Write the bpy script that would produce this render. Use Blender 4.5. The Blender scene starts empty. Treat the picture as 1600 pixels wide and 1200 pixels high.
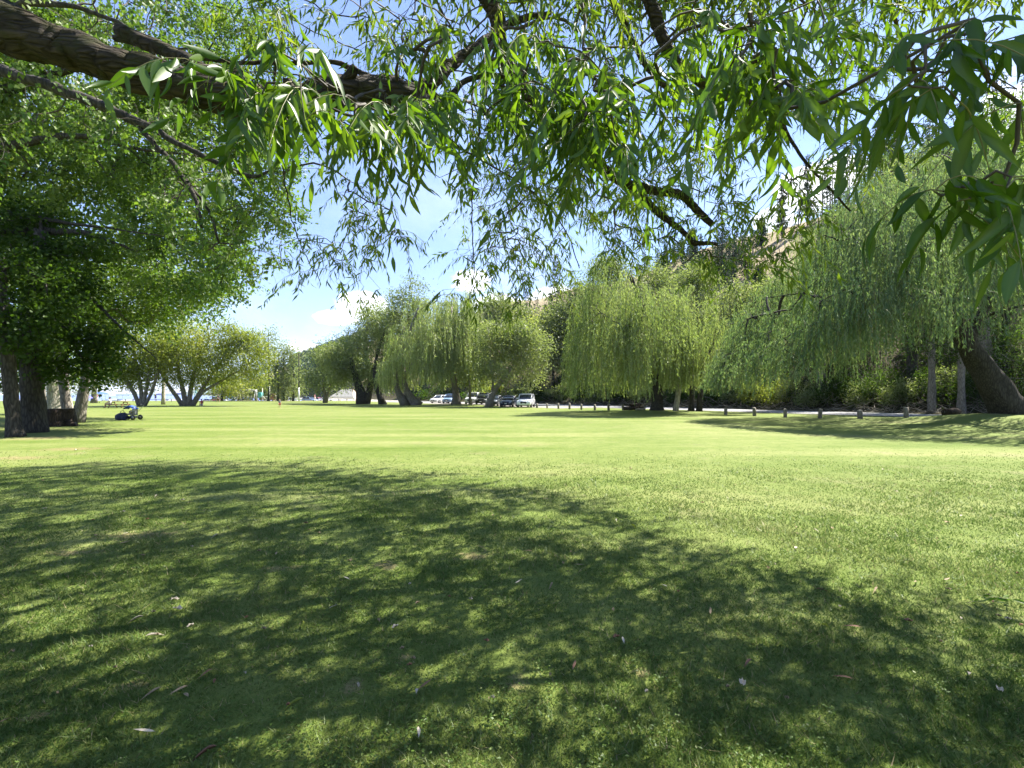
import bpy, math, random
import numpy as np
from mathutils import Vector

R = np.random.default_rng(11)
random.seed(5)
sc = bpy.context.scene
COL = sc.collection
FOC, PCX, HOR, CAMZ = 711.0, 800.0, 616.5, 1.6        # measured off the photograph (1600 x 1200)
SUN_K = np.array([0.55, 0.39])                         # horizontal run of the sun ray per metre of height

def W(px, py, d):                                      # a measured pixel at distance d -> a point of the place
    return np.array([(px - PCX) / FOC * d, d, CAMZ - (py - HOR) / FOC * d])
def XY(px, d):
    return np.array([(px - PCX) / FOC * d, d])
def unit(v):
    v = np.asarray(v, float)
    return v / np.maximum(np.linalg.norm(v, axis=-1, keepdims=True), 1e-9)
ES = np.array([-0.588, 0.809]); EO = np.array([0.809, 0.588])   # along and across the road
# worn, dry patches seen in the lawn: (px, py, rx, ry) -> world x, y, radii
DRY = []
for a_, b_, c_, e_ in [(215, 835, 80, 9), (120, 862, 60, 6), (1005, 1054, 16, 11), (602, 887, 34, 11), (737, 872, 34, 9), (632, 1030, 22, 13), (550, 1075, 24, 15), (805, 1071, 24, 17), (54, 1119, 32, 15), (208, 1073, 44, 10), (441, 890, 44, 6), (110, 702, 70, 4), (30, 716, 80, 4), (60, 684, 60, 4)]:
    d_ = 1137.6 / (b_ - 616.5); DRY.append(((a_ - 800) / 711 * d_, d_, c_ / 711 * d_, e_ / 1137.6 * d_ * d_))
def dryness(x, y):
    v = np.zeros_like(x)
    for a_, b_, c_, e_ in DRY: v = np.maximum(v, np.exp(-((x - a_) / c_) ** 2 - ((y - b_) / e_) ** 2))
    return v
def sm(x):
    x = np.clip(x, 0, 1); return x * x * (3 - 2 * x)
def H(x, y):                                           # terrain height
    x = np.asarray(x, float); y = np.asarray(y, float)
    o = x * EO[0] + y * EO[1]; s = x * ES[0] + y * ES[1]
    z = 0.55 * np.exp(-((x - 27.5) ** 2 / 30 + (y - 25.3) ** 2 / 12))
    z = z + 0.22 * np.exp(-((x - 12.6) ** 2 + (y - 39.5) ** 2) / 20)
    z = z + 0.2 * np.exp(-((x + 9) ** 2 + (y - 67) ** 2) / 30)
    z = z + 0.018 * np.sin(x * 0.31 + 1) * np.sin(y * 0.27) + 0.01 * np.sin(x * 0.9) * np.cos(y * 0.7 + x * 0.2)
    t = np.maximum(o - 49.0, 0)
    bank = 0.62 * np.minimum(t, 64) * sm(t / 9 + 0.12) + 0.12 * np.maximum(t - 64, 0)
    bank = bank + np.where(t > 4, 1.5 * np.sin(s * 0.045) + 0.8 * np.sin(s * 0.13 + o * 0.1), 0) * sm(t / 40)
    bank = bank * (1 - 0.75 * sm((s - 500) / 1500))
    z = z + bank
    dep = sm((y - 116) / 40) * sm((44 - o) / 14)
    return z - 2.6 * dep

# ------------------------------------------------------------------ objects
def tag(o, label=None, cat=None, group=None, kind=None):
    if label: o['label'] = label
    if cat: o['category'] = cat
    if group: o['group'] = group
    if kind: o['kind'] = kind
    return o
def thing(name, label, cat, loc=(0, 0, 0), group=None, rz=0.0):
    o = bpy.data.objects.new(name, None); COL.objects.link(o)
    o.location = tuple(float(v) for v in loc); o.rotation_euler = (0, 0, rz); o.empty_display_size = 0.3
    return tag(o, label, cat, group)
class Buf:
    def __init__(s): s.v = []; s.f = []; s.t = []; s.m = []; s.n = 0
    def add(s, V, F, tint=0.5, mi=0):
        V = np.asarray(V, np.float32).reshape(-1, 3)
        s.v.append(V)
        for f in (F if isinstance(F, list) else [F]):
            f = np.asarray(f, np.int64)
            s.f.append(f + s.n); s.m.append(np.full(len(f), mi, np.int32))
        s.t.append(np.broadcast_to(np.asarray(tint, np.float32), (len(V),)))
        s.n += len(V)
    def mesh(s, name, mats, smooth=True, org=None):
        V = np.concatenate(s.v)
        if org is not None: V = V - np.asarray(org, np.float32)
        loops = np.concatenate([f.ravel() for f in s.f]).astype(np.int32)
        tot = np.concatenate([np.full(len(f), f.shape[1], np.int32) for f in s.f])
        st = np.concatenate([[0], np.cumsum(tot)[:-1]]).astype(np.int32)
        me = bpy.data.meshes.new(name)
        me.vertices.add(len(V)); me.vertices.foreach_set('co', V.astype(np.float32).ravel())
        me.loops.add(len(loops)); me.loops.foreach_set('vertex_index', loops)
        me.polygons.add(len(tot)); me.polygons.foreach_set('loop_start', st); me.polygons.foreach_set('loop_total', tot)
        me.polygons.foreach_set('material_index', np.concatenate(s.m))
        me.polygons.foreach_set('use_smooth', np.full(len(tot), smooth))
        me.attributes.new('tint', 'FLOAT', 'POINT').data.foreach_set('value', np.concatenate(s.t).astype(np.float32))
        for m in (mats if isinstance(mats, (list, tuple)) else [mats]): me.materials.append(m)
        me.update(calc_edges=True); me.validate()
        return me
def obj(name, buf, mats, parent=None, smooth=True, local=False):
    """one mesh object; vertices are world positions unless local"""
    org = None if (parent is None or local) else np.array(parent.location)
    if parent is not None and not local and parent.parent is not None: org = org + np.array(parent.parent.location)
    o = bpy.data.objects.new(name, buf.mesh(name, mats, smooth, org)); COL.objects.link(o)
    if parent is not None: o.parent = parent
    return o
def copy_tree(o, parent=None):
    c = o.copy(); COL.objects.link(c); c.parent = parent
    for ch in list(o.children): copy_tree(ch, c)
    return c

# ------------------------------------------------------------------ shapes
def tube(buf, pts, rad, n=6, tint=0.5, mi=0, lump=0.0, cap=True, seed=0.0):
    pts = np.asarray(pts, float); rad = np.broadcast_to(np.asarray(rad, float), (len(pts),))
    tg = unit(np.gradient(pts, axis=0)); mean = unit(pts[-1] - pts[0])
    ref = np.eye(3)[int(np.argmin(np.abs(mean)))]
    a = unit(np.cross(tg, ref)); b = np.cross(tg, a)
    th = np.arange(n) / n * 2 * math.pi
    rr = rad[:, None] * np.ones(n)[None]
    if lump:
        i = np.arange(len(pts))[:, None]
        L = np.cumsum(np.r_[0, np.linalg.norm(np.diff(pts, axis=0), axis=1)])[:, None] / max(rad.max(), 1e-3)
        rr = rr * (1 + lump * (0.5 * np.sin(2 * th[None] + seed + 0.5 * L) + 0.45 * np.sin(5 * th[None] + 1.3 * seed + 0.2 * L)
                   + 0.4 * np.sin(1.9 * L + 3 * th[None] + seed) + 0.35 * np.sin(3.7 * L + seed * 2 - 2 * th[None])))
    V = pts[:, None] + rr[..., None] * (np.cos(th)[None, :, None] * a[:, None] + np.sin(th)[None, :, None] * b[:, None])
    m = len(pts); k = np.arange(n); k2 = (k + 1) % n
    F = np.concatenate([np.stack([i * n + k, i * n + k2, (i + 1) * n + k2, (i + 1) * n + k], 1) for i in range(m - 1)])
    V = V.reshape(-1, 3); fl = [F]
    if cap:
        V = np.concatenate([V, pts[:1], pts[-1:]])
        fl.append(np.concatenate([np.stack([k2, k, np.full(n, m * n)], 1), np.stack([(m - 1) * n + k, (m - 1) * n + k2, np.full(n, m * n + 1)], 1)]))
    buf.add(V, fl, tint, mi)
def smooth_poly(pts, rad, step):
    """Catmull-Rom resample of a polyline with radii"""
    p = np.asarray(pts, float); r = np.asarray(rad, float)
    q = np.concatenate([2 * p[:1] - p[1:2], p, 2 * p[-1:] - p[-2:-1]])
    out = []; ro = []
    for i in range(len(p) - 1):
        n = max(2, int(np.linalg.norm(p[i + 1] - p[i]) / step))
        t = np.arange(n)[:, None] / n
        p0, p1, p2, p3 = q[i], q[i + 1], q[i + 2], q[i + 3]
        out.append(0.5 * (2 * p1 + (p2 - p0) * t + (2 * p0 - 5 * p1 + 4 * p2 - p3) * t ** 2 + (3 * p1 - p0 - 3 * p2 + p3) * t ** 3))
        ro.append(r[i] + (r[i + 1] - r[i]) * t[:, 0])
    out.append(p[-1:]); ro.append(r[-1:])
    return np.concatenate(out), np.concatenate(ro)
def box(buf, c, size, rz=0.0, tint=0.5, mi=0, bev=0.0, taper=1.0, rx=0.0):
    c = np.asarray(c, float); hx, hy, hz = np.asarray(size, float) / 2
    bev = min(bev, hx * .8, hy * .8, hz * .8)
    if bev > 0:
        prof = [(-hx + bev, -hy), (hx - bev, -hy), (hx, -hy + bev), (hx, hy - bev), (hx - bev, hy), (-hx + bev, hy), (-hx, hy - bev), (-hx, -hy + bev)]
        lev = [(-hz, 1 - bev / max(hx, hy)), (-hz + bev, 1), (hz - bev, 1), (hz, 1 - bev / max(hx, hy))]
    else:
        prof = [(-hx, -hy), (hx, -hy), (hx, hy), (-hx, hy)]; lev = [(-hz, 1), (hz, 1)]
    n = len(prof); V = []
    for z, s in lev:
        tt = 1 + (taper - 1) * (z + hz) / (2 * hz)
        for x, y in prof: V.append((x * s * tt, y * s * tt, z))
    V = np.array(V)
    if rx:
        ca, sa = math.cos(rx), math.sin(rx); V = np.stack([V[:, 0], V[:, 1] * ca - V[:, 2] * sa, V[:, 1] * sa + V[:, 2] * ca], 1)
    ca, sa = math.cos(rz), math.sin(rz)
    V = np.stack([V[:, 0] * ca - V[:, 1] * sa, V[:, 0] * sa + V[:, 1] * ca, V[:, 2]], 1) + c
    k = np.arange(n); k2 = (k + 1) % n
    F = np.concatenate([np.stack([i * n + k, i * n + k2, (i + 1) * n + k2, (i + 1) * n + k], 1) for i in range(len(lev) - 1)])
    buf.add(V, [F, np.array([k[::-1]]), np.array([(len(lev) - 1) * n + k])], tint, mi)
def ball(buf, c, r, n=10, tint=0.5, mi=0, lump=0.0):
    r = np.broadcast_to(np.asarray(r, float), (3,)); m = n // 2 + 1
    ph = np.linspace(0.02, math.pi - 0.02, m)[:, None]; th = np.arange(n)[None] / n * 2 * math.pi
    D = np.stack([np.sin(ph) * np.cos(th), np.sin(ph) * np.sin(th), np.cos(ph) * np.ones_like(th)], -1)
    if lump:
        D = D * (1 + lump * (np.sin(3.1 * D[..., :1] * 2 + c[0]) * np.cos(2.3 * D[..., 1:2] * 2 + c[1]) + .5 * np.sin(7 * D[..., 2:] + 5 * D[..., :1])))
    V = (D * r + np.asarray(c)).reshape(-1, 3); k = np.arange(n); k2 = (k + 1) % n
    F = np.concatenate([np.stack([i * n + k, (i + 1) * n + k, (i + 1) * n + k2, i * n + k2], 1) for i in range(m - 1)])
    buf.add(V, [F, np.array([k]), np.array([((m - 1) * n + k)[::-1]])], tint, mi)

# leaf templates: (along, across, out of plane), faces
T_FAR = (np.array([[0, 0, 0], [.45, -.5, .0], [1, 0, -.05], [.5, .5, .0]]), [np.array([[0, 1, 2, 3]])])
T_MID = (np.array([[0, 0, 0], [.42, -.5, .05], [.5, 0, 0], [.42, .5, .05], [1, 0, -.1]]), [np.array([[0, 1, 2], [1, 4, 2], [0, 2, 3], [2, 4, 3]])])
def near_template():
    u = np.array([0, .06, .18, .34, .52, .70, .86, 1.0]); w = np.array([.03, .05, .34, .5, .47, .34, .16, 0.0])
    V = []
    for a, b in zip(u, w):
        d = -.16 * a * a
        V += [(a, -b, d + .09 * b), (a, 0, d), (a, b, d + .09 * b)]
    F = []
    for i in range(len(u) - 1):
        for j in (0, 1): F.append([i * 3 + j, (i + 1) * 3 + j, (i + 1) * 3 + j + 1, i * 3 + j + 1])
    return np.array(V), [np.array(F)]
T_NEAR = near_template()
T_NEAR = (T_NEAR[0], T_NEAR[1], np.tile([-.07, .20, -.07], len(T_NEAR[0]) // 3))
T_DELT = (np.array([[0, 0, 0], [.25, 0, .02], [.42, -.5, .04], [.42, .5, .04], [.6, 0, 0], [.75, -.28, .0], [.75, .28, .0], [1.1, 0, -.1]]),
          [np.array([[1, 2, 4], [1, 4, 3], [4, 2, 5], [4, 6, 3], [4, 5, 7], [4, 7, 6]])])
def leaves(buf, pos, d, nrm, L, Wd, T, tint, mi=0):
    pos = np.asarray(pos, float); d = unit(d); side = unit(np.cross(nrm, d)); up = np.cross(d, side)
    L = np.broadcast_to(np.asarray(L, float), (len(pos),)); Wd = np.broadcast_to(np.asarray(Wd, float), (len(pos),))
    tv, tf = T[0], T[1]; bend = np.clip(1 + .9 * R.normal(size=len(pos)), -.8, 3.0)[:, None]; sw = .10 * R.normal(size=len(pos))[:, None]
    V = (pos[:, None] + (tv[None, :, 0] * L[:, None])[..., None] * d[:, None] + (tv[None, :, 1] * Wd[:, None] + sw * tv[None, :, 0] ** 2 * L[:, None])[..., None] * side[:, None]
         + (tv[None, :, 2] * bend * L[:, None])[..., None] * up[:, None])
    k = len(tv); off = (np.arange(len(pos)) * k)[:, None, None]
    F = [(f[None] + off).reshape(-1, f.shape[1]) for f in tf]
    tt = np.repeat(np.broadcast_to(np.asarray(tint, float), (len(pos),)), k)
    if len(T) > 2: tt = np.clip(tt + np.tile(T[2], len(pos)), 0, 1)
    buf.add(V.reshape(-1, 3), F, tt, mi)
def rnd3(n): return R.normal(size=(n, 3))

# ------------------------------------------------------------------ branching
def grow(polys, targets, step=0.6, rmin=0.012, expo=0.5, sag=0.0, jit=0.12, rmax=9.0):
    """join every target to the nearest branch already grown; returns [(pts, radii)]"""
    N0 = sum(len(p) for p in polys); cap = N0 + 60 * len(targets) + 10
    P = np.zeros((cap, 3)); par = np.full(cap, -1, int); n = 0
    for p in polys: P[n:n + len(p)] = p; n += len(p)
    T = np.asarray(targets, float)
    d0 = np.min(np.linalg.norm(T[:, None] - P[None, :n], axis=2), axis=1) if len(T) * n < 4e6 else np.linalg.norm(T - P[:n].mean(0), axis=1)
    paths = []
    for t in T[np.argsort(d0)]:
        dv = np.linalg.norm(P[:n] - t, axis=1); i = int(np.argmin(dv)); dist = dv[i]
        if dist < 1e-4: continue
        k = min(58, max(2, int(math.ceil(dist / step))))
        mid = (P[i] + t) / 2 + np.array([0, 0, sag * dist]) + R.normal(size=3) * jit * dist
        s = (np.arange(1, k + 1) / k)[:, None]
        q = (1 - s) ** 2 * P[i] + 2 * s * (1 - s) * mid + s * s * t
        ids = np.arange(n, n + k); P[n:n + k] = q
        par[n] = i; par[n + 1:n + k] = ids[:-1]; paths.append(np.r_[i, ids]); n += k
    cnt = np.zeros(n)
    for ids in paths: cnt[ids[-1]] += 1
    for i in range(n - 1, N0 - 1, -1):
        if par[i] >= 0: cnt[par[i]] += cnt[i]
    cnt = np.maximum(cnt, 1)
    rad = np.minimum(rmin * cnt ** expo, rmax)
    out = []
    for ids in paths:
        r = rad[ids].copy(); r[0] = r[1] if ids[0] < N0 else min(rad[ids[0]], r[1] * 1.15)
        r[-1] *= 0.6
        out.append((P[ids], r))
    return out
def in_blobs(blobs, d, n, shell=0.62, ysc=1.0):
    """points in ellipsoids given as (px, py, rx, ry[, depth offset]) at distance d, denser near their surface"""
    sub = []
    for b in blobs:                                    # break every mass into a core and lobes of different sizes
        o_ = b[4] if len(b) > 4 else 0.0; sub.append((b[0], b[1], b[2] * .78, b[3] * .78, o_))
        for _ in range(7):
            a = R.random() * 6.283; k = .30 + .28 * R.random(); f = .62 + .30 * R.random(); q = R.normal() * .35
            sub.append((b[0] + math.cos(a) * b[2] * f, b[1] + math.sin(a) * b[3] * f, b[2] * k, b[3] * k * .9, o_ + q * b[2] / FOC * d))
    blobs = sub
    wts = np.array([b[2] * b[3] for b in blobs], float); wts /= wts.sum()
    idx = R.choice(len(blobs), n, p=wts)
    B = np.array([[b[0], b[1], b[2], b[3], (b[4] if len(b) > 4 else 0.0)] for b in blobs], float)[idx]
    u = unit(rnd3(n)); rr = (shell + (1 - shell) * R.random(n) ** 0.5) * (1 + 0.14 * R.normal(size=n))
    u = u * rr[:, None]
    dep = d + B[:, 4]; sc_ = dep / FOC
    c = np.stack([(B[:, 0] - PCX) * sc_, dep, CAMZ - (B[:, 1] - HOR) * sc_], 1)
    ry = np.minimum(B[:, 2], B[:, 3] * 1.3) * sc_ * ysc
    return c + np.stack([u[:, 0] * B[:, 2] * sc_, u[:, 1] * ry, u[:, 2] * B[:, 3] * sc_], 1), u
# ------------------------------------------------------------------ materials
def newmat(name):
    m = bpy.data.materials.new(name); m.use_nodes = True; nt = m.node_tree; nt.nodes.clear()
    return m, nt
def nd(nt, typ, **kw):
    n = nt.nodes.new(typ)
    for k, v in kw.items():
        if k in ('ins',):
            for a, b in v.items(): n.inputs[a].default_value = b
        else: setattr(n, k, v)
    return n
def ramp(nt, fac, stops, interp='LINEAR'):
    r = nd(nt, 'ShaderNodeValToRGB'); cr = r.color_ramp; cr.interpolation = interp
    while len(cr.elements) < len(stops): cr.elements.new(0.5)
    for e, (p, c) in zip(cr.elements, stops): e.position = p; e.color = (*c, 1) if len(c) == 3 else c
    if fac is not None: nt.links.new(fac, r.inputs[0])
    return r.outputs[0]
def noise(nt, scale, detail=4, rough=0.55, vec=None, dist=0.0):
    n = nd(nt, 'ShaderNodeTexNoise', ins={'Scale': scale, 'Detail': detail, 'Roughness': rough, 'Distortion': dist})
    if vec is not None: nt.links.new(vec, n.inputs['Vector'])
    return n.outputs[0]
def mth(nt, op, a, b=None, c=None, clamp=False):
    n = nd(nt, 'ShaderNodeMath', operation=op, use_clamp=clamp)
    for i, v in enumerate((a, b, c)):
        if v is None: continue
        if hasattr(v, 'is_linked') or hasattr(v, 'links'): nt.links.new(v, n.inputs[i])
        else: n.inputs[i].default_value = v
    return n.outputs[0]
def mix(nt, fac, a, b, mode='MIX'):
    n = nd(nt, 'ShaderNodeMix', data_type='RGBA', blend_type=mode)
    for sock, v in ((n.inputs[0], fac), (n.inputs[6], a), (n.inputs[7], b)):
        if hasattr(v, 'links'): nt.links.new(v, sock)
        elif isinstance(v, (int, float)): sock.default_value = v
        else: sock.default_value = (*v, 1)
    return n.outputs[2]
def leaf_mat(name, dark, mid, light, transl=0.42, gloss=0.05, tcol=(1.25, 1.35, .55), rough=.45):
    m, nt = newmat(name)
    at = nd(nt, 'ShaderNodeAttribute', attribute_name='tint')
    col = ramp(nt, at.outputs['Fac'], [(0, dark), (.5, mid), (1, light)])
    df = nd(nt, 'ShaderNodeBsdfDiffuse'); tr = nd(nt, 'ShaderNodeBsdfTranslucent'); gl = nd(nt, 'ShaderNodeBsdfGlossy', ins={'Roughness': rough, 'Color': (1, 1, 1, 1)})
    nt.links.new(col, df.inputs[0]); nt.links.new(mix(nt, 1.0, col, tcol, 'MULTIPLY'), tr.inputs[0])
    m1 = nd(nt, 'ShaderNodeMixShader', ins={0: transl}); nt.links.new(df.outputs[0], m1.inputs[1]); nt.links.new(tr.outputs[0], m1.inputs[2])
    m2 = nd(nt, 'ShaderNodeMixShader', ins={0: gloss}); nt.links.new(m1.outputs[0], m2.inputs[1]); nt.links.new(gl.outputs[0], m2.inputs[2])
    out = nd(nt, 'ShaderNodeOutputMaterial'); nt.links.new(m2.outputs[0], out.inputs[0])
    return m
def pbr(name, col, rough=.6, metal=0.0, noise_amt=0.15, nscale=6.0, bump=0.0, bscale=20.0, spec=.5, coat=0.0):
    m, nt = newmat(name)
    b = nd(nt, 'ShaderNodeBsdfPrincipled', ins={'Roughness': rough, 'Metallic': metal, 'Specular IOR Level': spec, 'Coat Weight': coat})
    tc = nd(nt, 'ShaderNodeTexCoord').outputs['Object']
    f = noise(nt, nscale, 5, .6, tc)
    c = ramp(nt, f, [(.25, tuple(v * (1 - noise_amt) for v in col)), (.75, tuple(min(1, v * (1 + noise_amt)) for v in col))])
    nt.links.new(c, b.inputs['Base Color'])
    if bump:
        bp = nd(nt, 'ShaderNodeBump', ins={'Strength': bump, 'Distance': .05}); nt.links.new(noise(nt, bscale, 6, .6, tc), bp.inputs['Height']); nt.links.new(bp.outputs[0], b.inputs['Normal'])
    out = nd(nt, 'ShaderNodeOutputMaterial'); nt.links.new(b.outputs[0], out.inputs[0])
    return m
def bark_mat(name, dark, light, scale=9.0, moss=None, stretch=0.22, bump=.9, dist=.03):
    m, nt = newmat(name)
    b = nd(nt, 'ShaderNodeBsdfPrincipled', ins={'Roughness': .9, 'Specular IOR Level': .2})
    tc = nd(nt, 'ShaderNodeTexCoord').outputs['Object']
    mp = nd(nt, 'ShaderNodeMapping'); mp.inputs['Scale'].default_value = stretch if isinstance(stretch, tuple) else (1, 1, stretch); nt.links.new(tc, mp.inputs[0])
    n1 = noise(nt, scale, 8, .7, mp.outputs[0], .6); n2 = noise(nt, scale * .35, 4, .6, tc)
    vo = nd(nt, 'ShaderNodeTexVoronoi', feature='DISTANCE_TO_EDGE', ins={'Scale': scale * 1.4}); nt.links.new(mp.outputs[0], vo.inputs['Vector'])
    h = mth(nt, 'ADD', n1, mth(nt, 'MULTIPLY', mth(nt, 'MINIMUM', vo.outputs['Distance'], .25), 1.6))
    c = ramp(nt, h, [(.3, dark), (.62, tuple((a + c_) / 2 for a, c_ in zip(dark, light))), (.95, light)])
    if moss: c = mix(nt, ramp(nt, n2, [(.48, (0, 0, 0)), (.62, (.8, .8, .8))]), c, moss)
    nt.links.new(c, b.inputs['Base Color'])
    bp = nd(nt, 'ShaderNodeBump', ins={'Strength': bump, 'Distance': dist}); nt.links.new(h, bp.inputs['Height']); nt.links.new(bp.outputs[0], b.inputs['Normal'])
    out = nd(nt, 'ShaderNodeOutputMaterial'); nt.links.new(b.outputs[0], out.inputs[0])
    return m

M = {}
M['leaf_near'] = leaf_mat('willow_leaf_broad', (.036, .082, .008), (.064, .125, .013), (.130, .195, .030), .48, .03, (1.6, 1.65, .35), .42)
M['leaf_fine'] = leaf_mat('willow_leaf_fine', (.055, .100, .012), (.095, .155, .020), (.175, .225, .045), .52, .018, (1.5, 1.5, .4))
M['leaf_cotton'] = leaf_mat('cottonwood_leaf', (.052, .098, .018), (.102, .160, .032), (.195, .240, .060), .50, .018, (1.2, 1.4, .5))
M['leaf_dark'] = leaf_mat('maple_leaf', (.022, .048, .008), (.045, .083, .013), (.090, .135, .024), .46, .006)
M['leaf_yellow'] = leaf_mat('yellow_green_leaf', (.125, .165, .024), (.215, .250, .044), (.335, .345, .085), .50, .015, (1.22, 1.3, .5))
M['leaf_weep'] = leaf_mat('weeping_willow_leaf', (.140, .190, .068), (.235, .290, .115), (.36, .395, .185), .50, .02, (1.18, 1.3, .62))
M['leaf_weep_cool'] = leaf_mat('weeping_willow_leaf_cool', (.075, .135, .062), (.135, .205, .092), (.235, .295, .15), .50, .025, (1.25, 1.3, .65))
M['leaf_olive'] = leaf_mat('olive_leaf', (.105, .138, .050), (.185, .222, .088), (.295, .318, .145), .48, .02, (1.15, 1.25, .62))
M['leaf_spruce'] = leaf_mat('spruce_needle', (.020, .042, .022), (.042, .070, .040), (.075, .105, .062), .2, .01)
M['bark_willow'] = bark_mat('willow_bark', (.030, .024, .018), (.15, .125, .095), 11, (.085, .085, .030), 1.0)
M['bark_limb'] = bark_mat('limb_bark', (.006, .005, .003), (.075, .058, .038), 16, (.036, .038, .010), (.2, 1, 1), 1.0, .05)
M['bark_dark'] = bark_mat('dark_bark', (.011, .010, .008), (.068, .060, .049), 8)  # colour darkened to stand in for deep shade on the left trunks
M['bark_grey'] = bark_mat('grey_bark', (.060, .052, .043), (.27, .24, .20), 8)
M['bark_pale'] = bark_mat('pale_bark', (.15, .13, .10), (.46, .42, .35), 7)
M['twig'] = pbr('twig_bark', (.055, .043, .028), .8, noise_amt=.4)
M['twig_pale'] = pbr('pale_twig', (.26, .23, .18), .8, noise_amt=.3)
M['stem_green'] = pbr('green_stem', (.16, .15, .045), .6, noise_amt=.3)

# ------------------------------------------------------------------ world, sun, camera
wd = bpy.data.worlds.new('World'); sc.world = wd; wd.use_nodes = True
nt = wd.node_tree; nt.nodes.clear()
sky = nd(nt, 'ShaderNodeTexSky', sky_type='NISHITA', sun_disc=False, sun_elevation=math.atan(1 / float(np.hypot(*SUN_K))), sun_rotation=math.atan2(SUN_K[0], SUN_K[1]), altitude=350, air_density=1.25, dust_density=.15, ozone_density=2.2)
tcw = nd(nt, 'ShaderNodeTexCoord').outputs['Generated']
sp = nd(nt, 'ShaderNodeSeparateXYZ'); nt.links.new(tcw, sp.inputs[0])
az = mth(nt, 'ARCTAN2', sp.outputs[0], sp.outputs[1]); el = mth(nt, 'ARCSINE', sp.outputs[2])
CLOUDS = [(563, 476, 46, 21), (525, 496, 36, 13), (735, 440, 26, 16), (790, 482, 45, 22), (860, 470, 40, 24), (478, 543, 26, 8), (1265, 290, 70, 34), (1205, 345, 40, 22),
          (1310, 265, 45, 30), (1590, 190, 70, 60), (1180, 375, 45, 14), (505, 600, 60, 8), (1100, 470, 80, 30)]
acc = None
for px, py, rx, ry in CLOUDS:
    x = (px - PCX) / FOC; zz = (HOR - py) / FOC; a0 = math.atan(x); l = math.sqrt(1 + x * x); e0 = math.atan2(zz, l)
    ax = rx / FOC * math.cos(a0) ** 2; ey = ry / FOC / l
    q = mth(nt, 'ADD', mth(nt, 'POWER', mth(nt, 'DIVIDE', mth(nt, 'SUBTRACT', az, a0), ax), 2.0), mth(nt, 'POWER', mth(nt, 'DIVIDE', mth(nt, 'SUBTRACT', el, e0), ey), 2.0))
    g = mth(nt, 'EXPONENT', mth(nt, 'MULTIPLY', q, -0.8))
    acc = g if acc is None else mth(nt, 'MAXIMUM', acc, g)
mpw = nd(nt, 'ShaderNodeMapping'); mpw.inputs['Scale'].default_value = (1, 1, 1.5); nt.links.new(tcw, mpw.inputs[0])
cn = noise(nt, 13.0, 7, .6, mpw.outputs[0]); cn2 = noise(nt, 3.5, 5, .6, mpw.outputs[0])
cl = mth(nt, 'ADD', acc, mth(nt, 'MULTIPLY', mth(nt, 'SUBTRACT', cn, .5), 1.5))
clm = ramp(nt, cl, [(.36, (0, 0, 0)), (.66, (1, 1, 1))], 'EASE')
veil = ramp(nt, cn2, [(.5, (0, 0, 0)), (.8, (.16, .16, .16))])
clm = mth(nt, 'MAXIMUM', clm, veil)
skc = mix(nt, 1.0, sky.outputs[0], (.80, .83, 1.04), 'MULTIPLY')
skc = mix(nt, .06, skc, (5.2, 6.2, 7.6))
ccol = ramp(nt, noise(nt, 9, 4, .6, mpw.outputs[0]), [(.3, (8.0, 8.4, 9.0)), (.65, (12.5, 12.5, 12.7))])
bg = nd(nt, 'ShaderNodeBackground', ins={'Strength': .060}); nt.links.new(mix(nt, clm, skc, ccol), bg.inputs[0])
ow = nd(nt, 'ShaderNodeOutputWorld'); nt.links.new(bg.outputs[0], ow.inputs[0])
sund = Vector((SUN_K[0], SUN_K[1], 1.0)).normalized()
sl = bpy.data.lights.new('sun', 'SUN'); sl.energy = 5.0; sl.angle = math.radians(.42); sl.color = (1, .955, .87)
so = bpy.data.objects.new('sun', sl); COL.objects.link(so); so.rotation_euler = sund.to_track_quat('Z', 'Y').to_euler()
so.location = (30, 30, 60)
cd = bpy.data.cameras.new('camera'); cam = bpy.data.objects.new('camera', cd); COL.objects.link(cam); sc.camera = cam
cd.sensor_width = 36; cd.lens = 36 * FOC / 1600; cd.shift_y = (HOR - 600) / 1600; cd.clip_start = .05; cd.clip_end = 20000
cam.location = (0, 0, CAMZ + float(H(0, 0))); cam.rotation_euler = (math.radians(90), 0, 0)
sc.view_settings.view_transform = 'Standard'; sc.view_settings.look = 'None'; sc.view_settings.gamma = 1; sc.view_settings.exposure = 2.02
cy = sc.cycles
cy.max_bounces = 8; cy.diffuse_bounces = 5; cy.glossy_bounces = 2; cy.transmission_bounces = 4; cy.transparent_max_bounces = 6; cy.volume_bounces = 0
cy.use_adaptive_sampling = True; cy.adaptive_threshold = .015; cy.use_denoising = True; cy.denoiser = 'OPENIMAGEDENOISE'; cy.denoising_input_passes = 'RGB_ALBEDO_NORMAL'; cy.denoising_prefilter = 'ACCURATE'; cy.caustics_reflective = False; cy.caustics_refractive = False; cy.sample_clamp_indirect = 6

# ------------------------------------------------------------------ ground
def grid_sheet(name, us, vs, fn, mat, dz=0.0, keep=None):
    U, Vv = np.meshgrid(us, vs, indexing='ij'); X, Y = fn(U, Vv)
    P = np.stack([X, Y, H(X, Y) + dz], -1).reshape(-1, 3); a, b = len(us), len(vs)
    i = (np.arange(a - 1)[:, None] * b + np.arange(b - 1)[None]).ravel()
    F = np.stack([i, i + b, i + b + 1, i + 1], 1)
    if keep is not None: F = F[keep(P[F].mean(1))]
    bf = Buf(); bf.add(P, F)
    nrm = bf; o = obj(name, bf, mat); tag(o, kind='structure'); return o
def so2xy(S, O): return S * ES[0] + O * EO[0], S * ES[1] + O * EO[1]
def warp(lo, hi, n, c=0.0, k=4.0):
    t = np.linspace(-1, 1, n); q = np.sinh(k * t) / math.sinh(k)
    return np.where(q < 0, c + (c - lo) * q, c + (hi - c) * q)

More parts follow.
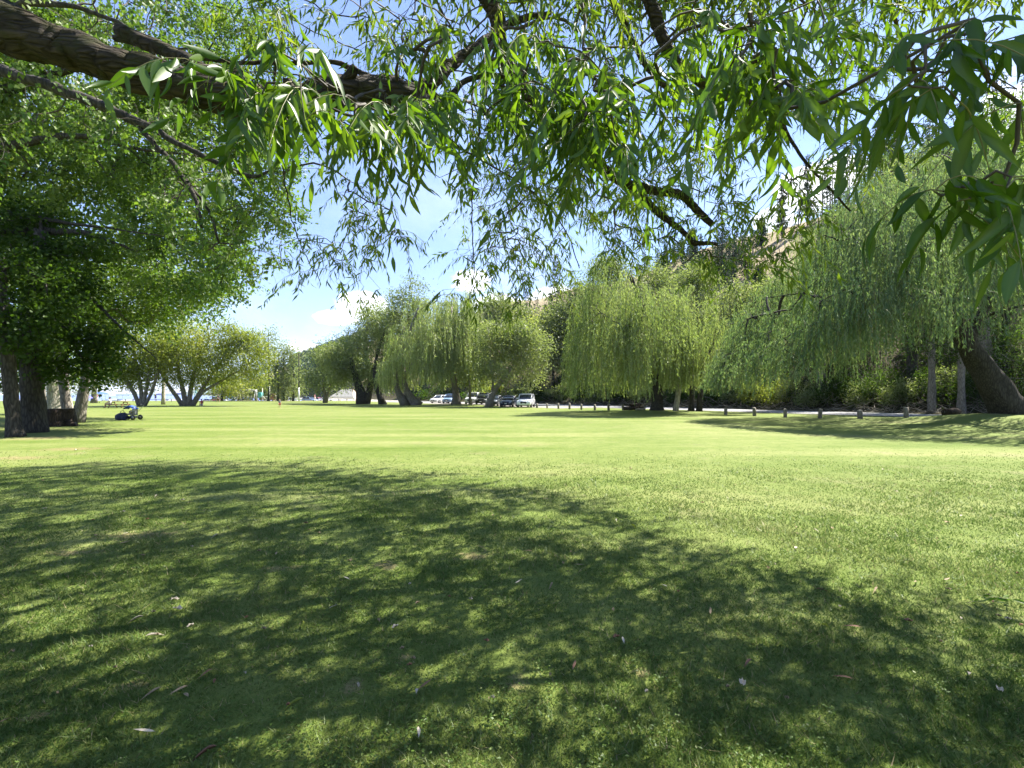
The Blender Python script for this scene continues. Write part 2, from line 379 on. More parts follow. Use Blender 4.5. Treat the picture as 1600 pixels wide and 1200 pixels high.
def lawn_mat():
    m, nt = newmat('mown_lawn')
    b = nd(nt, 'ShaderNodeBsdfPrincipled', ins={'Roughness': .85, 'Specular IOR Level': .12, 'Sheen Weight': .05, 'Sheen Roughness': .5, 'Sheen Tint': (.85, 1, .5, 1)})
    geo = nd(nt, 'ShaderNodeNewGeometry').outputs['Position']
    big = noise(nt, .16, 4, .6, geo); midn = noise(nt, .9, 5, .65, geo); fine = noise(nt, 14, 6, .7, geo); vf = noise(nt, 70, 4, .7, geo)
    mp = nd(nt, 'ShaderNodeMapping'); mp.inputs['Rotation'].default_value = (0, 0, .16); mp.inputs['Scale'].default_value = (.05, .55, 1); nt.links.new(geo, mp.inputs[0])
    mow = noise(nt, 1.0, 3, .5, mp.outputs[0])
    g = mth(nt, 'ADD', mth(nt, 'MULTIPLY', big, .3), mth(nt, 'ADD', mth(nt, 'MULTIPLY', midn, .22), mth(nt, 'MULTIPLY', mow, .48)))
    c = ramp(nt, g, [(.36, (.070, .108, .010)), (.5, (.116, .147, .033)), (.64, (.180, .190, .066))])
    sp_ = mth(nt, 'ADD', mth(nt, 'MULTIPLY', fine, .6), mth(nt, 'MULTIPLY', vf, .5))
    c = mix(nt, 1.0, c, ramp(nt, sp_, [(.3, (.5, .56, .42)), (.55, (1, 1, 1)), (.8, (1.4, 1.34, 1.4))]), 'MULTIPLY')
    c = mix(nt, 1.0, c, ramp(nt, noise(nt, 3.2, 6, .7, geo, .3), [(.32, (.80, .86, .72)), (.5, (1, 1, 1)), (.7, (1.2, 1.12, 1.25))]), 'MULTIPLY')
    dry = noise(nt, .55, 6, .62, geo, .4)
    c = mix(nt, ramp(nt, dry, [(.58, (0, 0, 0)), (.74, (.5, .5, .5))]), c, ramp(nt, fine, [(.3, (.13, .105, .06)), (.7, (.23, .19, .11))]))
    ps = nd(nt, 'ShaderNodeSeparateXYZ'); nt.links.new(geo, ps.inputs[0]); acc = None
    for a_, b_, c_, e_ in DRY:
        q = mth(nt, 'ADD', mth(nt, 'POWER', mth(nt, 'DIVIDE', mth(nt, 'SUBTRACT', ps.outputs[0], a_), c_), 2.0), mth(nt, 'POWER', mth(nt, 'DIVIDE', mth(nt, 'SUBTRACT', ps.outputs[1], b_), e_), 2.0))
        gq = mth(nt, 'EXPONENT', mth(nt, 'MULTIPLY', q, -1.0)); acc = gq if acc is None else mth(nt, 'MAXIMUM', acc, gq)
    worn = ramp(nt, mth(nt, 'ADD', acc, mth(nt, 'ADD', mth(nt, 'MULTIPLY', mth(nt, 'SUBTRACT', noise(nt, 6, 7, .75, geo), .5), 2.6), mth(nt, 'MULTIPLY', mth(nt, 'SUBTRACT', fine, .5), 1.2))), [(.5, (0, 0, 0)), (.95, (.62, .62, .62))])
    c = mix(nt, worn, c, ramp(nt, vf, [(.3, (.15, .105, .052)), (.7, (.28, .21, .115))]))
    nt.links.new(c, b.inputs['Base Color'])
    bp = nd(nt, 'ShaderNodeBump', ins={'Strength': .55, 'Distance': .04}); nt.links.new(sp_, bp.inputs['Height']); nt.links.new(bp.outputs[0], b.inputs['Normal'])
    out = nd(nt, 'ShaderNodeOutputMaterial'); nt.links.new(b.outputs[0], out.inputs[0]); return m
def bank_mat():
    m, nt = newmat('dry_bank')
    b = nd(nt, 'ShaderNodeBsdfPrincipled', ins={'Roughness': .95, 'Specular IOR Level': .1})
    geo = nd(nt, 'ShaderNodeNewGeometry').outputs['Position']
    z = nd(nt, 'ShaderNodeSeparateXYZ'); nt.links.new(geo, z.inputs[0])
    f = noise(nt, 1.7, 8, .7, geo); f2 = noise(nt, .12, 6, .65, geo); f3 = noise(nt, 9, 6, .75, geo)
    litter = ramp(nt, mth(nt, 'ADD', mth(nt, 'MULTIPLY', f, .5), mth(nt, 'MULTIPLY', f3, .5)), [(.36, (.022, .020, .010)), (.54, (.055, .050, .026)), (.70, (.17, .125, .075))])
    dry = ramp(nt, mth(nt, 'ADD', mth(nt, 'MULTIPLY', f, .5), mth(nt, 'MULTIPLY', f2, .5)), [(.36, (.22, .18, .105)), (.55, (.36, .29, .18)), (.72, (.46, .38, .25))])
    c = mix(nt, ramp(nt, mth(nt, 'DIVIDE', mth(nt, 'ADD', z.outputs[2], mth(nt, 'MULTIPLY', f2, 6)), 22), [(.35, (0, 0, 0)), (.7, (1, 1, 1))]), litter, dry)
    nt.links.new(c, b.inputs['Base Color'])
    bp = nd(nt, 'ShaderNodeBump', ins={'Strength': .8, 'Distance': .25}); nt.links.new(f3, bp.inputs['Height']); nt.links.new(bp.outputs[0], b.inputs['Normal'])
    out = nd(nt, 'ShaderNodeOutputMaterial'); nt.links.new(b.outputs[0], out.inputs[0]); return m
def water_mat():
    m, nt = newmat('lake_water')
    b = nd(nt, 'ShaderNodeBsdfPrincipled', ins={'Roughness': .3, 'Base Color': (.14, .18, .36, 1), 'Specular IOR Level': .22, 'IOR': 1.33})
    geo = nd(nt, 'ShaderNodeNewGeometry').outputs['Position']
    bp = nd(nt, 'ShaderNodeBump', ins={'Strength': .5, 'Distance': .5}); nt.links.new(noise(nt, .7, 6, .7, geo), bp.inputs['Height']); nt.links.new(bp.outputs[0], b.inputs['Normal'])
    out = nd(nt, 'ShaderNodeOutputMaterial'); nt.links.new(b.outputs[0], out.inputs[0]); return m
M['lawn'] = lawn_mat(); M['bank'] = bank_mat(); M['water'] = water_mat()
M['road'] = pbr('worn_asphalt', (.20, .195, .19), .9, noise_amt=.25, nscale=1.5, bump=.4, bscale=40)
M['gravel'] = pbr('grey_gravel', (.21, .19, .165), .95, noise_amt=.35, nscale=5, bump=.6, bscale=30)
M['sand'] = pbr('pale_sand', (.46, .40, .30), .95, noise_amt=.15, nscale=.6, bump=.3, bscale=12)

grid_sheet('lawn', warp(-3500, 3500, 260, 0, 7.0), warp(-3500, 49.3, 220, 10, 6.0), so2xy, M['lawn'])
grid_sheet('hillside', np.r_[np.linspace(-150, 320, 200), np.linspace(330, 2600, 120)], np.r_[np.linspace(48.9, 70, 40), np.linspace(71, 130, 50), np.linspace(135, 900, 40)], so2xy, M['bank'], dz=.02)
grid_sheet('road', np.linspace(-70, 420, 300), np.linspace(41.2, 48.3, 8), so2xy, M['road'], dz=.03)
grid_sheet('parking_strip', np.linspace(39, 160, 90), np.linspace(34.9, 41.2, 8), so2xy, M['gravel'], dz=.015)
grid_sheet('beach', np.linspace(-420, 200, 160), np.linspace(113.5, 150, 40), lambda U, Vv: (U, Vv + 1.2 * np.sin(U * .11) + .5 * np.sin(U * .37)), M['sand'], dz=.03,
           keep=lambda c: (c[:, 0] * EO[0] + c[:, 1] * EO[1]) < 47)
bf = Buf(); bf.add([(-6000, 118, -.62), (1500, 118, -.62), (1500, 6000, -.62), (-6000, 6000, -.62)], np.array([[0, 1, 2, 3]])); tag(obj('lake', bf, M['water']), kind='structure')
# far shore and blue hills across the water
def ridge(name, x0, x1, y, hgt, depth, seed, mat):
    xs = np.linspace(x0, x1, 120); V = []; h = hgt * (.55 + .25 * np.sin(xs / (x1 - x0) * 9 + seed) + .14 * np.sin(xs / (x1 - x0) * 23 + seed * 2) + .06 * np.sin(xs / (x1 - x0) * 71 + seed))
    rows = [(0, -3, 0), (.25, 0, .3), (.5, 0, .62), (.8, 0, .9), (1.0, 0, 1.0), (1.5, 0, .6), (2.2, -5, 0)]
    for f, dz, k in rows:
        yy = y + depth * f + depth * .06 * np.sin(xs / 130 + f * 7); V.append(np.stack([xs, yy, h * k + dz + (hgt * .04 * np.sin(xs / 55 + 9 * f) if k else 0)], 1))
    V = np.concatenate(V); n = len(xs); i = (np.arange(len(rows) - 1)[:, None] * n + np.arange(n - 1)[None]).ravel()
    bf = Buf(); bf.add(V, np.stack([i, i + 1, i + n + 1, i + n], 1)); return tag(obj(name, bf, mat), kind='structure')
M['farhill'] = pbr('forested_hill', (.10, .13, .10), .95, noise_amt=.35, nscale=.02, bump=.4, bscale=.05)
ridge('far_shore', -5200, 300, 2300, 22, 300, 1.0, M['farhill'])
ridge('mountain', -2600, 900, 3600, 330, 900, 2.6, M['farhill'])

# mown grass blades near the camera: one uncountable mass
n = 620000
yy = 1.35 * np.exp(R.random(n) * math.log(15.0 / 1.35)); xx = (R.random(n) * 2 - 1) * (1.3 * yy + .6)
def vnoise(x, y, s, ph): return .5 + .25 * (np.sin(x * s + ph) * np.cos(y * s * 1.13 + 2 * ph) + np.sin(x * s * 2.3 + y * s * 1.7 + ph * 3) * .7 + np.sin(y * s * 3.1 - x * s * 1.3 + ph) * .5)
thin = vnoise(xx, yy, 1.9, 1.0) * .6 + vnoise(xx, yy, 5.3, 4.0) * .4
keep = R.random(n) < np.clip(thin * 1.6 + .05, .25, 1) * (1 - sm((yy - 5) / 10)) ** 1.2 * (1 - .6 * dryness(xx, yy)); xx, yy, thin = xx[keep], yy[keep], thin[keep]; n = len(xx)
hh = (.6 + .8 * vnoise(xx, yy, .7, 5.0)) * (.012 + .026 * R.random(n) ** 1.6 + .018 * np.clip(thin - .45, 0, 1)) * (1 + .03 * yy) * (1 - .5 * sm((yy - 6) / 9))
tall = R.random(n) < .006; hh[tall] *= 1.5
wd_ = (.0030 + .0011 * yy) * (.7 + .7 * R.random(n)); ang = R.random(n) * 6.283; lean = R.normal(size=(n, 2)) * .8
z0 = H(xx, yy) - .003
cx, sx = np.cos(ang) * wd_ / 2, np.sin(ang) * wd_ / 2
V = np.stack([np.stack([xx - cx, yy - sx, z0], 1), np.stack([xx + cx, yy + sx, z0], 1), np.stack([xx + lean[:, 0] * hh, yy + lean[:, 1] * hh, z0 + hh], 1)], 1).reshape(-1, 3)
tint = np.clip(.5 + .2 * R.normal(size=n) + .55 * (vnoise(xx, yy, .9, 2.2) - .5), 0, .86); straw = R.random(n) < .035; tint[straw & ~tall] = 1.0
bf = Buf(); bf.add(V, np.arange(3 * n).reshape(-1, 3), np.repeat(tint, 3))
m, nt = newmat('grass_blade')
at = nd(nt, 'ShaderNodeAttribute', attribute_name='tint')
col = ramp(nt, at.outputs['Fac'], [(0, (.048, .092, .012)), (.5, (.094, .158, .026)), (.86, (.178, .214, .064)), (1, (.30, .25, .13))])
df = nd(nt, 'ShaderNodeBsdfDiffuse'); tr = nd(nt, 'ShaderNodeBsdfTranslucent'); nt.links.new(col, df.inputs[0]); nt.links.new(col, tr.inputs[0])
ms = nd(nt, 'ShaderNodeMixShader', ins={0: .4}); nt.links.new(df.outputs[0], ms.inputs[1]); nt.links.new(tr.outputs[0], ms.inputs[2])
gl = nd(nt, 'ShaderNodeBsdfGlossy', ins={'Roughness': .45}); m3 = nd(nt, 'ShaderNodeMixShader', ins={0: .02}); nt.links.new(ms.outputs[0], m3.inputs[1]); nt.links.new(gl.outputs[0], m3.inputs[2])
nt.links.new(m3.outputs[0], nd(nt, 'ShaderNodeOutputMaterial').inputs[0]); M['blade'] = m
tag(obj('grass', bf, m, smooth=False), 'short mown grass blades of the lawn in the foreground', 'grass', kind='stuff')

# clover and small broad weeds between the blades
k = 520; cyy = 1.6 * np.exp(R.random(k) * math.log(6.5 / 1.6)); cxx = (R.random(k) * 2 - 1) * (1.25 * cyy + .4); m_ = 22; n = k * m_; ci = np.repeat(np.arange(k), m_); rad = (.03 + .07 * R.random(k))[ci]
px_ = cxx[ci] + R.normal(size=n) * rad; py_ = cyy[ci] + R.normal(size=n) * rad; P = np.stack([px_, py_, H(px_, py_) + .012 + .022 * R.random(n)], 1); bf = Buf(); a = R.random(n) * 6.283
leaves(bf, P, np.stack([np.cos(a), np.sin(a), .25 + 0 * a], 1), rnd3(n) * .3 + np.array([0, 0, 1.0]), .012 + .012 * R.random(n), .012, T_MID, np.clip(.35 + .2 * R.normal(size=n), 0, .8))
tag(obj('clover', bf, M['blade'], smooth=False), 'small clover and broad weeds growing through the lawn', 'clover', kind='stuff')
# thin summer air: far things fade to blue
bf = Buf(); box(bf, (0, 1500, 250), (15000, 15000, 512)); hz = obj('haze', bf, []); hz['kind'] = 'stuff'
m, nt = newmat('haze_air'); pv = nd(nt, 'ShaderNodeVolumePrincipled', ins={'Density': .00008, 'Color': (.62, .76, 1, 1), 'Anisotropy': .2}); nt.links.new(pv.outputs[0], nd(nt, 'ShaderNodeOutputMaterial').inputs['Volume']); hz.data.materials.append(m)
# ------------------------------------------------------------------ tree builders
def poly(px_list):                                     # [(px, py, d, dia_px)] -> points, radii
    p = np.array([W(a, b, d) for a, b, d, _ in px_list]); r = np.array([w / 2 * d / FOC for _, _, d, w in px_list]); return p, r
def clump_tint(P, sc_, seed):
    return .5 + .22 * (np.sin(P[:, 0] / sc_ + seed) * np.sin(P[:, 2] / sc_ * 1.2 + 2 * seed) + .6 * np.sin(P[:, 1] / sc_ * 1.4 + P[:, 0] / sc_ * 2.1 + seed))
def broad_tree(name, label, base, d, stems, blobs, leafmat, barkmat, nclump, nleaf, leafL, leafW, group=None, spread=None, limbs=(), rmin=.012, T=T_FAR, seed=1.0, cat='tree', ysc=1.0, nb=None, shell=.6, droop=.25, tint0=0.0, onbank=False):
    """stems / limbs: lists of [(px, py, dia_px)] (optional 4th: own distance); blobs measured in the photograph"""
    b = XY(base[0], d); bz = float(H(*b)); t = thing(name, label, 'tree' if cat is None else cat, (b[0], b[1], bz), group)
    tb = Buf(); skel = []
    for k, st in enumerate(list(stems)):
        p, r = poly([(a[0], a[1], a[3] if len(a) > 3 else d, a[2]) for a in st]); p[0, 2] = bz - .15
        p, r = smooth_poly(p, r, max(.25, d * .012)); r = r * (1 + (.3 if len(stems) == 1 else .06) * np.exp(-np.maximum(p[:, 2] - bz, 0) / (1.2 * r[0])))
        tube(tb, p, r, 12 if d < 45 else 8, R.random(), lump=.13 if d < 45 else .08, seed=k * 2.1 + seed); skel.append(p)
    obj('trunk', tb, M[barkmat], t)
    for k, st in enumerate(limbs):
        lb = Buf(); p, r = poly([(a[0], a[1], a[3] if len(a) > 3 else d, a[2]) for a in st]); p, r = smooth_poly(p, r, max(.2, d * .01)); r = r * np.linspace(1, .35, len(r))
        p = p + np.cumsum(R.normal(size=p.shape) * .02 * d / 20, 0) * np.linspace(0, 1, len(p))[:, None]
        tube(lb, p, r, 8, R.random(), lump=.1, seed=k + seed); obj('limb', lb, M[barkmat], t); skel.append(p)
    C, U = in_blobs(blobs, d, nclump, shell=shell, ysc=ysc)
    C[:, 2] = np.maximum(C[:, 2], H(C[:, 0], C[:, 1]) + .4)
    nb = nb or min(220, nclump // 3); sub = R.choice(nclump, nb, replace=False)
    br = grow(skel, C[sub] - U[sub] * .25, step=max(.3, d * .015), rmin=rmin, sag=.12, jit=.13)
    bb = Buf()
    for p, r in br: tube(bb, p, r, 5 if d < 40 else 3, .5, cap=False)
    obj('branches', bb, M[barkmat], t)['kind'] = 'stuff'
    spread = spread or d * .016
    ci = R.integers(0, nclump, nleaf); off = rnd3(nleaf) * spread * np.array([1, 1, .75])
    P = C[ci] + off
    dr = unit(U[ci] * .8 + rnd3(nleaf) * .8 + np.array([0, 0, -droop])); nr = unit(rnd3(nleaf) * .8 + np.array([0, 0, .8]) + U[ci] * .4)
    lb = Buf(); L = leafL * (.65 + .7 * R.random(nleaf))
    tint = np.clip(clump_tint(C[ci], d * .03, seed) + .13 * R.normal(size=nleaf) + tint0, 0, 1)
    leaves(lb, P, dr, nr, L, L * (leafW / leafL), T, tint)
    obj('crown', lb, M[leafmat], t, smooth=False); return t

def weeping_tree(name, label, base, d, stems, limbs, prof, Dr, ndrape, nstr, leafmat, barkmat, leafL, leafW, per_m, len_rng, group=None, seed=1.0, upper=.55, sway=.12, drape_r=.5, tint0=0.0, lean=(0, 0), bough=.26):
    """prof: [(px, py_top, py_bottom)] outline of the crown; strands hang in drapes from branch ends"""
    b = XY(base[0], d); bz = float(H(*b)); t = thing(name, label, 'tree', (b[0], b[1], bz), group)
    tb = Buf(); skel = []
    for k, st in enumerate(stems):
        p, r = poly([(a[0], a[1], a[3] if len(a) > 3 else d, a[2]) for a in st]); p[0, 2] = bz - .2
        p, r = smooth_poly(p, r, max(.25, d * .01)); r = r * (1 + .22 * np.exp(-np.maximum(p[:, 2] - bz, 0) / (1.0 * r[0])))
        tube(tb, p, r, 14, R.random(), lump=.16, seed=seed + k); skel.append(p)
    obj('trunk', tb, M[barkmat], t)
    for k, st in enumerate(limbs):
        lb = Buf(); p, r = poly([(a[0], a[1], a[3] if len(a) > 3 else d, a[2]) for a in st]); p, r = smooth_poly(p, r, max(.2, d * .01)); r = r * np.linspace(1, .35, len(r))
        p = p + np.cumsum(R.normal(size=p.shape) * .03, 0) * np.linspace(0, 1, len(p))[:, None]
        tube(lb, p, r, 8, R.random(), lump=.12, seed=k + seed); obj('limb', lb, M[barkmat], t); skel.append(p)
    prof = np.array(prof, float); lo, hi = prof[0, 0], prof[-1, 0]
    nbg = max(4, ndrape // 13); bpx = lo + (hi - lo) * (np.arange(nbg) + .2 + .6 * R.random(nbg)) / nbg; bv = np.sin((R.random(nbg) - .5) * math.pi); btn = .12 * R.normal(size=nbg); bdr = bough * R.random(nbg) ** 1.5
    bi = R.integers(0, nbg, ndrape); g1, g2 = R.normal(size=(2, ndrape)); sg = (hi - lo) / nbg * (.55 if nbg > 5 else .45)
    px = np.clip(bpx[bi] + g1 * sg * 1.3, lo, hi); v = np.clip(bv[bi] + g2 * .22, -1, 1)
    free = R.random(ndrape) < .38; px = np.where(free, lo + (hi - lo) * R.random(ndrape), px); v = np.where(free, np.sin((R.random(ndrape) - .5) * math.pi), v); g1 = np.where(free, .6, g1); g2 = np.where(free, .6, g2)
    e = np.sqrt(np.clip(1 - ((px - (lo + hi) / 2) / ((hi - lo) / 2)) ** 2, .12, 1)); dep = d + v * Dr * e
    pt = np.interp(px, prof[:, 0], prof[:, 1]); pb = np.interp(px, prof[:, 0], prof[:, 2])
    X = (px - PCX) / FOC * d
    zt = CAMZ - (pt - HOR) / FOC * d; zt = zt + .07 * (zt - (CAMZ - (pb - HOR) / FOC * d)); zb = CAMZ - (pb - HOR) / FOC * d; zb = zb + np.where(R.random(ndrape) < .55, R.random(ndrape) ** 1.5 * .35, 0) * (zt - zb)
    rnk = np.clip(R.random(ndrape) ** 1.5 * upper * .8 + .05 * (g1 ** 2 + g2 ** 2) + bdr[bi], 0, .85)
    zs = zb + (zt - zb) * np.sqrt(np.clip(1 - (v * .93) ** 2, .08, 1)) * (1 - rnk)
    S = np.stack([X, dep, zs], 1)
    br = grow(skel, S, step=max(.35, d * .014), rmin=.008, sag=.10, jit=.07)
    bb = Buf()
    for p, r in br: tube(bb, p, r, 5 if d < 40 else 4, .5, cap=False)
    obj('branches', bb, M[barkmat], t)['kind'] = 'stuff'
    ax = np.array([(( lo + hi) / 2 - PCX) / FOC * d, d])
    lb = Buf(); sb = Buf(); PP = []; DD = []; TT = []
    for i in range(ndrape):
        out = unit(np.r_[S[i, :2] - ax, 0.0] + rnd3(1)[0] * .3)
        m = max(3, int(nstr * (.5 + R.random())))
        Lmax = min(max(zs[i] - zb[i], .8), len_rng[1] * (.6 + .5 * R.random()))
        dt = np.clip(.5 + .17 * R.normal() + btn[bi[i]] + tint0, .05, .95)
        for j in range(m):
            L = Lmax * (.45 + .6 * R.random()); L = max(L, .6)
            st = S[i] + rnd3(1)[0] * drape_r * np.array([.8, .8, .35]); o2 = unit(out * .7 + rnd3(1)[0] * .6); o2[2] = 0
            k = max(4, int(L * per_m)); s = np.sort(R.random(k)); arc = .35 + .5 * R.random()
            p = st + o2 * (arc * (1 - np.exp(-2.2 * s * L))[:, None]) + np.stack([sway * np.sin(s * L * 1.1 + j) * s, sway * np.cos(s * L * .9 + i + j) * s, .28 * arc * np.sin(np.minimum(s * L / .8, 1) * math.pi) - s * L], 1)
            PP.append(p); DD.append(np.tile(o2 * .25 + np.array([0, 0, -1.0]), (k, 1))); TT.append(np.full(k, dt + .08 * R.normal()))
            if j % 3 == 0:
                q = np.linspace(0, 1, 5)[:, None]
                sp_ = st + o2 * (arc * (1 - np.exp(-2.2 * q * L))) + np.concatenate([sway * np.sin(q * L * 1.1 + j) * q, sway * np.cos(q * L * .9 + i + j) * q, .28 * arc * np.sin(np.minimum(q * L / .8, 1) * math.pi) - q * L], 1)
                tube(sb, sp_, .006 + d * .00012, 3, .5, cap=False)
    P = np.concatenate(PP); D = np.concatenate(DD); n = len(P)
    P[:, 2] = np.maximum(P[:, 2], H(P[:, 0], P[:, 1]) + .5)
    dr = unit(D + rnd3(n) * .28); L = leafL * (.6 + .8 * R.random(n))
    leaves(lb, P, dr, rnd3(n) + np.array([.2, -.2, .3]), L, L * leafW / leafL, T_FAR, np.clip(np.concatenate(TT) + .11 * R.normal(size=n), 0, 1))
    obj('strands', sb, M['stem_green'], t)['kind'] = 'stuff'
    obj('crown', lb, M[leafmat], t, smooth=False); return t

def sprays(lb, sb, S, dir0, length, nleaf, leafL, ratio, T, tint, droop=.7, stem_r=.0022, hang=.55, stems=True):
    """leafy shoots: S starts, dir0 directions; leaves alternate along each drooping shoot"""
    S = np.asarray(S, float); n = len(S); dir0 = unit(dir0); length = np.broadcast_to(length, (n,)); leafL = np.broadcast_to(leafL, (n,))
    def pt(s): return S[:, None] + dir0[:, None] * (length[:, None] * s)[..., None] + np.array([0, 0, -1.0]) * (droop * length[:, None] * s ** 1.8)[..., None]
    s = np.clip(np.linspace(.06, 1, nleaf)[None] + R.normal(size=(n, nleaf)) * .03, 0, 1)
    P = pt(s); tg = unit(pt(np.minimum(s + .05, 1.05)) - pt(s - .05))
    sd = unit(np.cross(tg, rnd3(n)[:, None] * .5 + np.array([0, 0, 1.0])))
    alt = np.where(np.arange(nleaf) % 2 == 0, 1.0, -1.0)[None, :, None]
    D = unit(tg * .55 + sd * alt * (.55 + .25 * R.random((n, nleaf, 1))) + np.array([0, 0, -hang]) + R.normal(size=(n, nleaf, 3)) * .22)
    Nn = unit(np.cross(D, sd * alt + R.normal(size=(n, nleaf, 3)) * .6) + np.array([0, 0, .5]))
    sz = leafL[:, None] * (.75 + .5 * R.random((n, nleaf))) * (1 - .35 * np.abs(s - .45))
    tt = np.clip(np.asarray(tint).reshape(-1, 1) + .12 * R.normal(size=(n, nleaf)) + .12 * (s - .5), 0, 1)
    leaves(lb, P.reshape(-1, 3), D.reshape(-1, 3), Nn.reshape(-1, 3), sz.ravel(), (sz * ratio * (.85 + .3 * R.random((n, nleaf)))).ravel(), T, tt.ravel())
    if stems:
        q = np.linspace(0, 1, 6)[None] * np.ones((n, 1)); Q = pt(q)
        for i in range(n): tube(sb, Q[i], np.linspace(stem_r, stem_r * .5, 6), 4, .5, cap=False)

# ------------------------------------------------------------------ the overhanging willow
fw = thing('willow_tree', 'large broad-leaved willow whose low limb and leafy shoots overhang the foreground lawn', 'tree', (-5.2, 2.8, float(H(-5.2, 2.8))))
FB = np.array([-5.2, 2.8, 0.0]); zf = float(H(-5.2, 2.8)); MU = Buf()
p, r = smooth_poly([(-5.2, 2.8, zf - .2), (-5.25, 2.7, 1.2), (-5.1, 2.75, 2.6), (-4.9, 2.9, 4.0), (-4.7, 2.9, 5.6), (-4.9, 2.9, 7.6), (-4.6, 3.4, 9.6), (-4.2, 3.8, 11.5)], [.62, .5, .46, .46, .36, .29, .2, .1], .12)
r = r * (1 + .5 * np.exp(-np.maximum(p[:, 2], 0) / .5)); tube(MU, p, r, 20, .5, lump=.12, seed=2); obj('trunk', MU, M['bark_willow'], fw)
skelF = [p[len(p) // 2:]]
A0 = [tuple(W(70, 62, 3.25)) + (74,), ]
def limb(pl, n=10, lump=.13, step=.05, wob=.006, world_pre=(), seed=1.0, cap=True, addskel=True):
    pts = [tuple(a[:3]) for a in world_pre] + [tuple(W(a, b, d)) for a, b, d, _ in pl]
    rr = [a[3] for a in world_pre] + [w / 2 * d / FOC for _, _, d, w in pl]
    p, r = smooth_poly(pts, rr, step); w = np.cumsum(R.normal(size=p.shape) * wob, 0); w -= np.linspace(0, 1, len(p))[:, None] * w[-1]; p = p + w
    b = Buf(); tube(b, p, r, n, R.random(), lump=lump, seed=seed, cap=cap); o = obj('limb', b, M['bark_limb'], fw)
    if addskel: skelF.append(p[:: max(1, int(.12 / step))])
    return p
limb([(70, 64, 3.25, 62), (140, 82, 3.25, 57), (210, 106, 3.28, 54), (280, 124, 3.3, 52), (345, 138, 3.35, 48), (415, 151, 3.4, 43), (470, 150, 3.45, 45), (520, 140, 3.5, 45), (575, 136, 3.55, 46), (618, 144, 3.6, 43), (645, 151, 3.63, 39), (668, 160, 3.66, 34), (688, 171, 3.7, 26), (700, 188, 3.72, 15)],
     18, .17, .025, .004, [(-5.0, 2.85, 4.2, .26), (-4.2, 3.1, 4.45, .20)], 3.0)
for sx, sy, sd, ex, ey in [(455, 150, 3.42, 448, 122), (540, 128, 3.5, 556, 104), (300, 146, 3.3, 306, 168), (596, 150, 3.55, 590, 172), (375, 128, 3.3, 366, 108)]: limb([(sx, sy, sd, 22), ((sx + ex) / 2, (sy + ey) / 2, sd - .05, 17), (ex, ey, sd - .08, 11)], 9, .2, .02, .003, seed=sx, addskel=False)
limb([(600, 142, 3.6, 26), (640, 142, 3.68, 25), (672, 126, 3.78, 22), (696, 102, 3.9, 20), (735, 75, 4.1, 15), (800, 40, 4.4, 11), (860, 20, 4.6, 7)], 9, .1, .05, .006, seed=4)
limb([(640, 156, 3.66, 14), (690, 160, 3.8, 11), (730, 125, 3.95, 8), (790, 122, 4.1, 7), (860, 160, 4.3, 6), (930, 200, 4.5, 5), (1010, 250, 4.8, 4)], 7, .06, .05, .006, seed=6)
limb([(600, 140, 3.6, 12), (570, 118, 3.65, 9), (520, 98, 3.7, 7), (440, 92, 3.75, 6), (330, 94, 3.8, 6), (250, 80, 3.9, 8), (180, 60, 4.0, 10)], 7, .08, .05, .005, seed=8)
limb([(330, 118, 3.36, 20), (290, 92, 3.4, 18), (240, 72, 3.5, 20), (190, 50, 3.6, 22)], 9, .1, .05, .004, seed=9)
limb([(778, 70, 5.0, 22), (788, 112, 5.0, 23), (815, 150, 5.0, 22), (850, 182, 5.05, 21), (885, 208, 5.1, 20), (920, 240, 5.15, 18), (952, 268, 5.2, 17), (982, 288, 5.25, 15), (1030, 298, 5.3, 12), (1062, 305, 5.3, 12), (1085, 322, 5.35, 11), (1113, 351, 5.4, 9)],
     12, .14, .04, .005, [(-4.7, 3.0, 6.6, .22), (-3.2, 3.9, 7.4, .15), (-1.4, 4.7, 6.9, .11), (-.35, 5.0, 6.0, .085)], 5)
limb([(1000, 292, 5.27, 11), (1014, 318, 5.25, 11), (1045, 345, 5.25, 10), (1070, 362, 5.25, 9), (1086, 380, 5.25, 8), (1120, 382, 5.3, 5)], 9, .12, .04, .005, seed=7)
limb([(1046, 72, 4.0, 16), (1075, 102, 4.0, 16), (1105, 130, 4.05, 15), (1145, 146, 4.1, 13), (1190, 160, 4.15, 12), (1240, 158, 4.2, 11), (1274, 152, 4.25, 12)], 10, .12, .04, .005,
     [(-4.8, 2.8, 6.9, .17), (-2.8, 2.7, 6.8, .11), (-.6, 3.2, 6.3, .08), (.8, 3.7, 5.5, .06)], 11)
limb([(990, 66, 4.6, 9), (1008, 95, 4.6, 9), (1032, 126, 4.65, 9), (1060, 148, 4.7, 8), (1082, 158, 4.7, 6)], 8, .1, .04, .005, [(-.6, 3.2, 6.35, .05), (.6, 4.2, 5.9, .04)], 12)
limb([(905, 420, 5.6, 1.5), (880, 350, 5.6, 2), (830, 300, 5.5, 2.6), (760, 255, 5.4, 3.2), (700, 215, 5.3, 3.8), (660, 150, 5.2, 4.4), (610, 60, 5.1, 5)], 6, .06, .06, .006, [], 13)
limb([(735, 470, 6.6, 1.2), (742, 420, 6.5, 1.6), (738, 330, 6.4, 2.2), (748, 250, 6.2, 2.8), (760, 150, 6.0, 3.6), (780, 40, 5.8, 5)], 6, .06, .06, .008, [], 14)
limb([(500, 440, 6.2, 1.1), (470, 380, 6.0, 1.5), (452, 310, 5.8, 2), (440, 240, 5.6, 2.6), (430, 150, 5.4, 3.4), (440, 60, 5.2, 5)], 6, .06, .06, .008, [], 15)
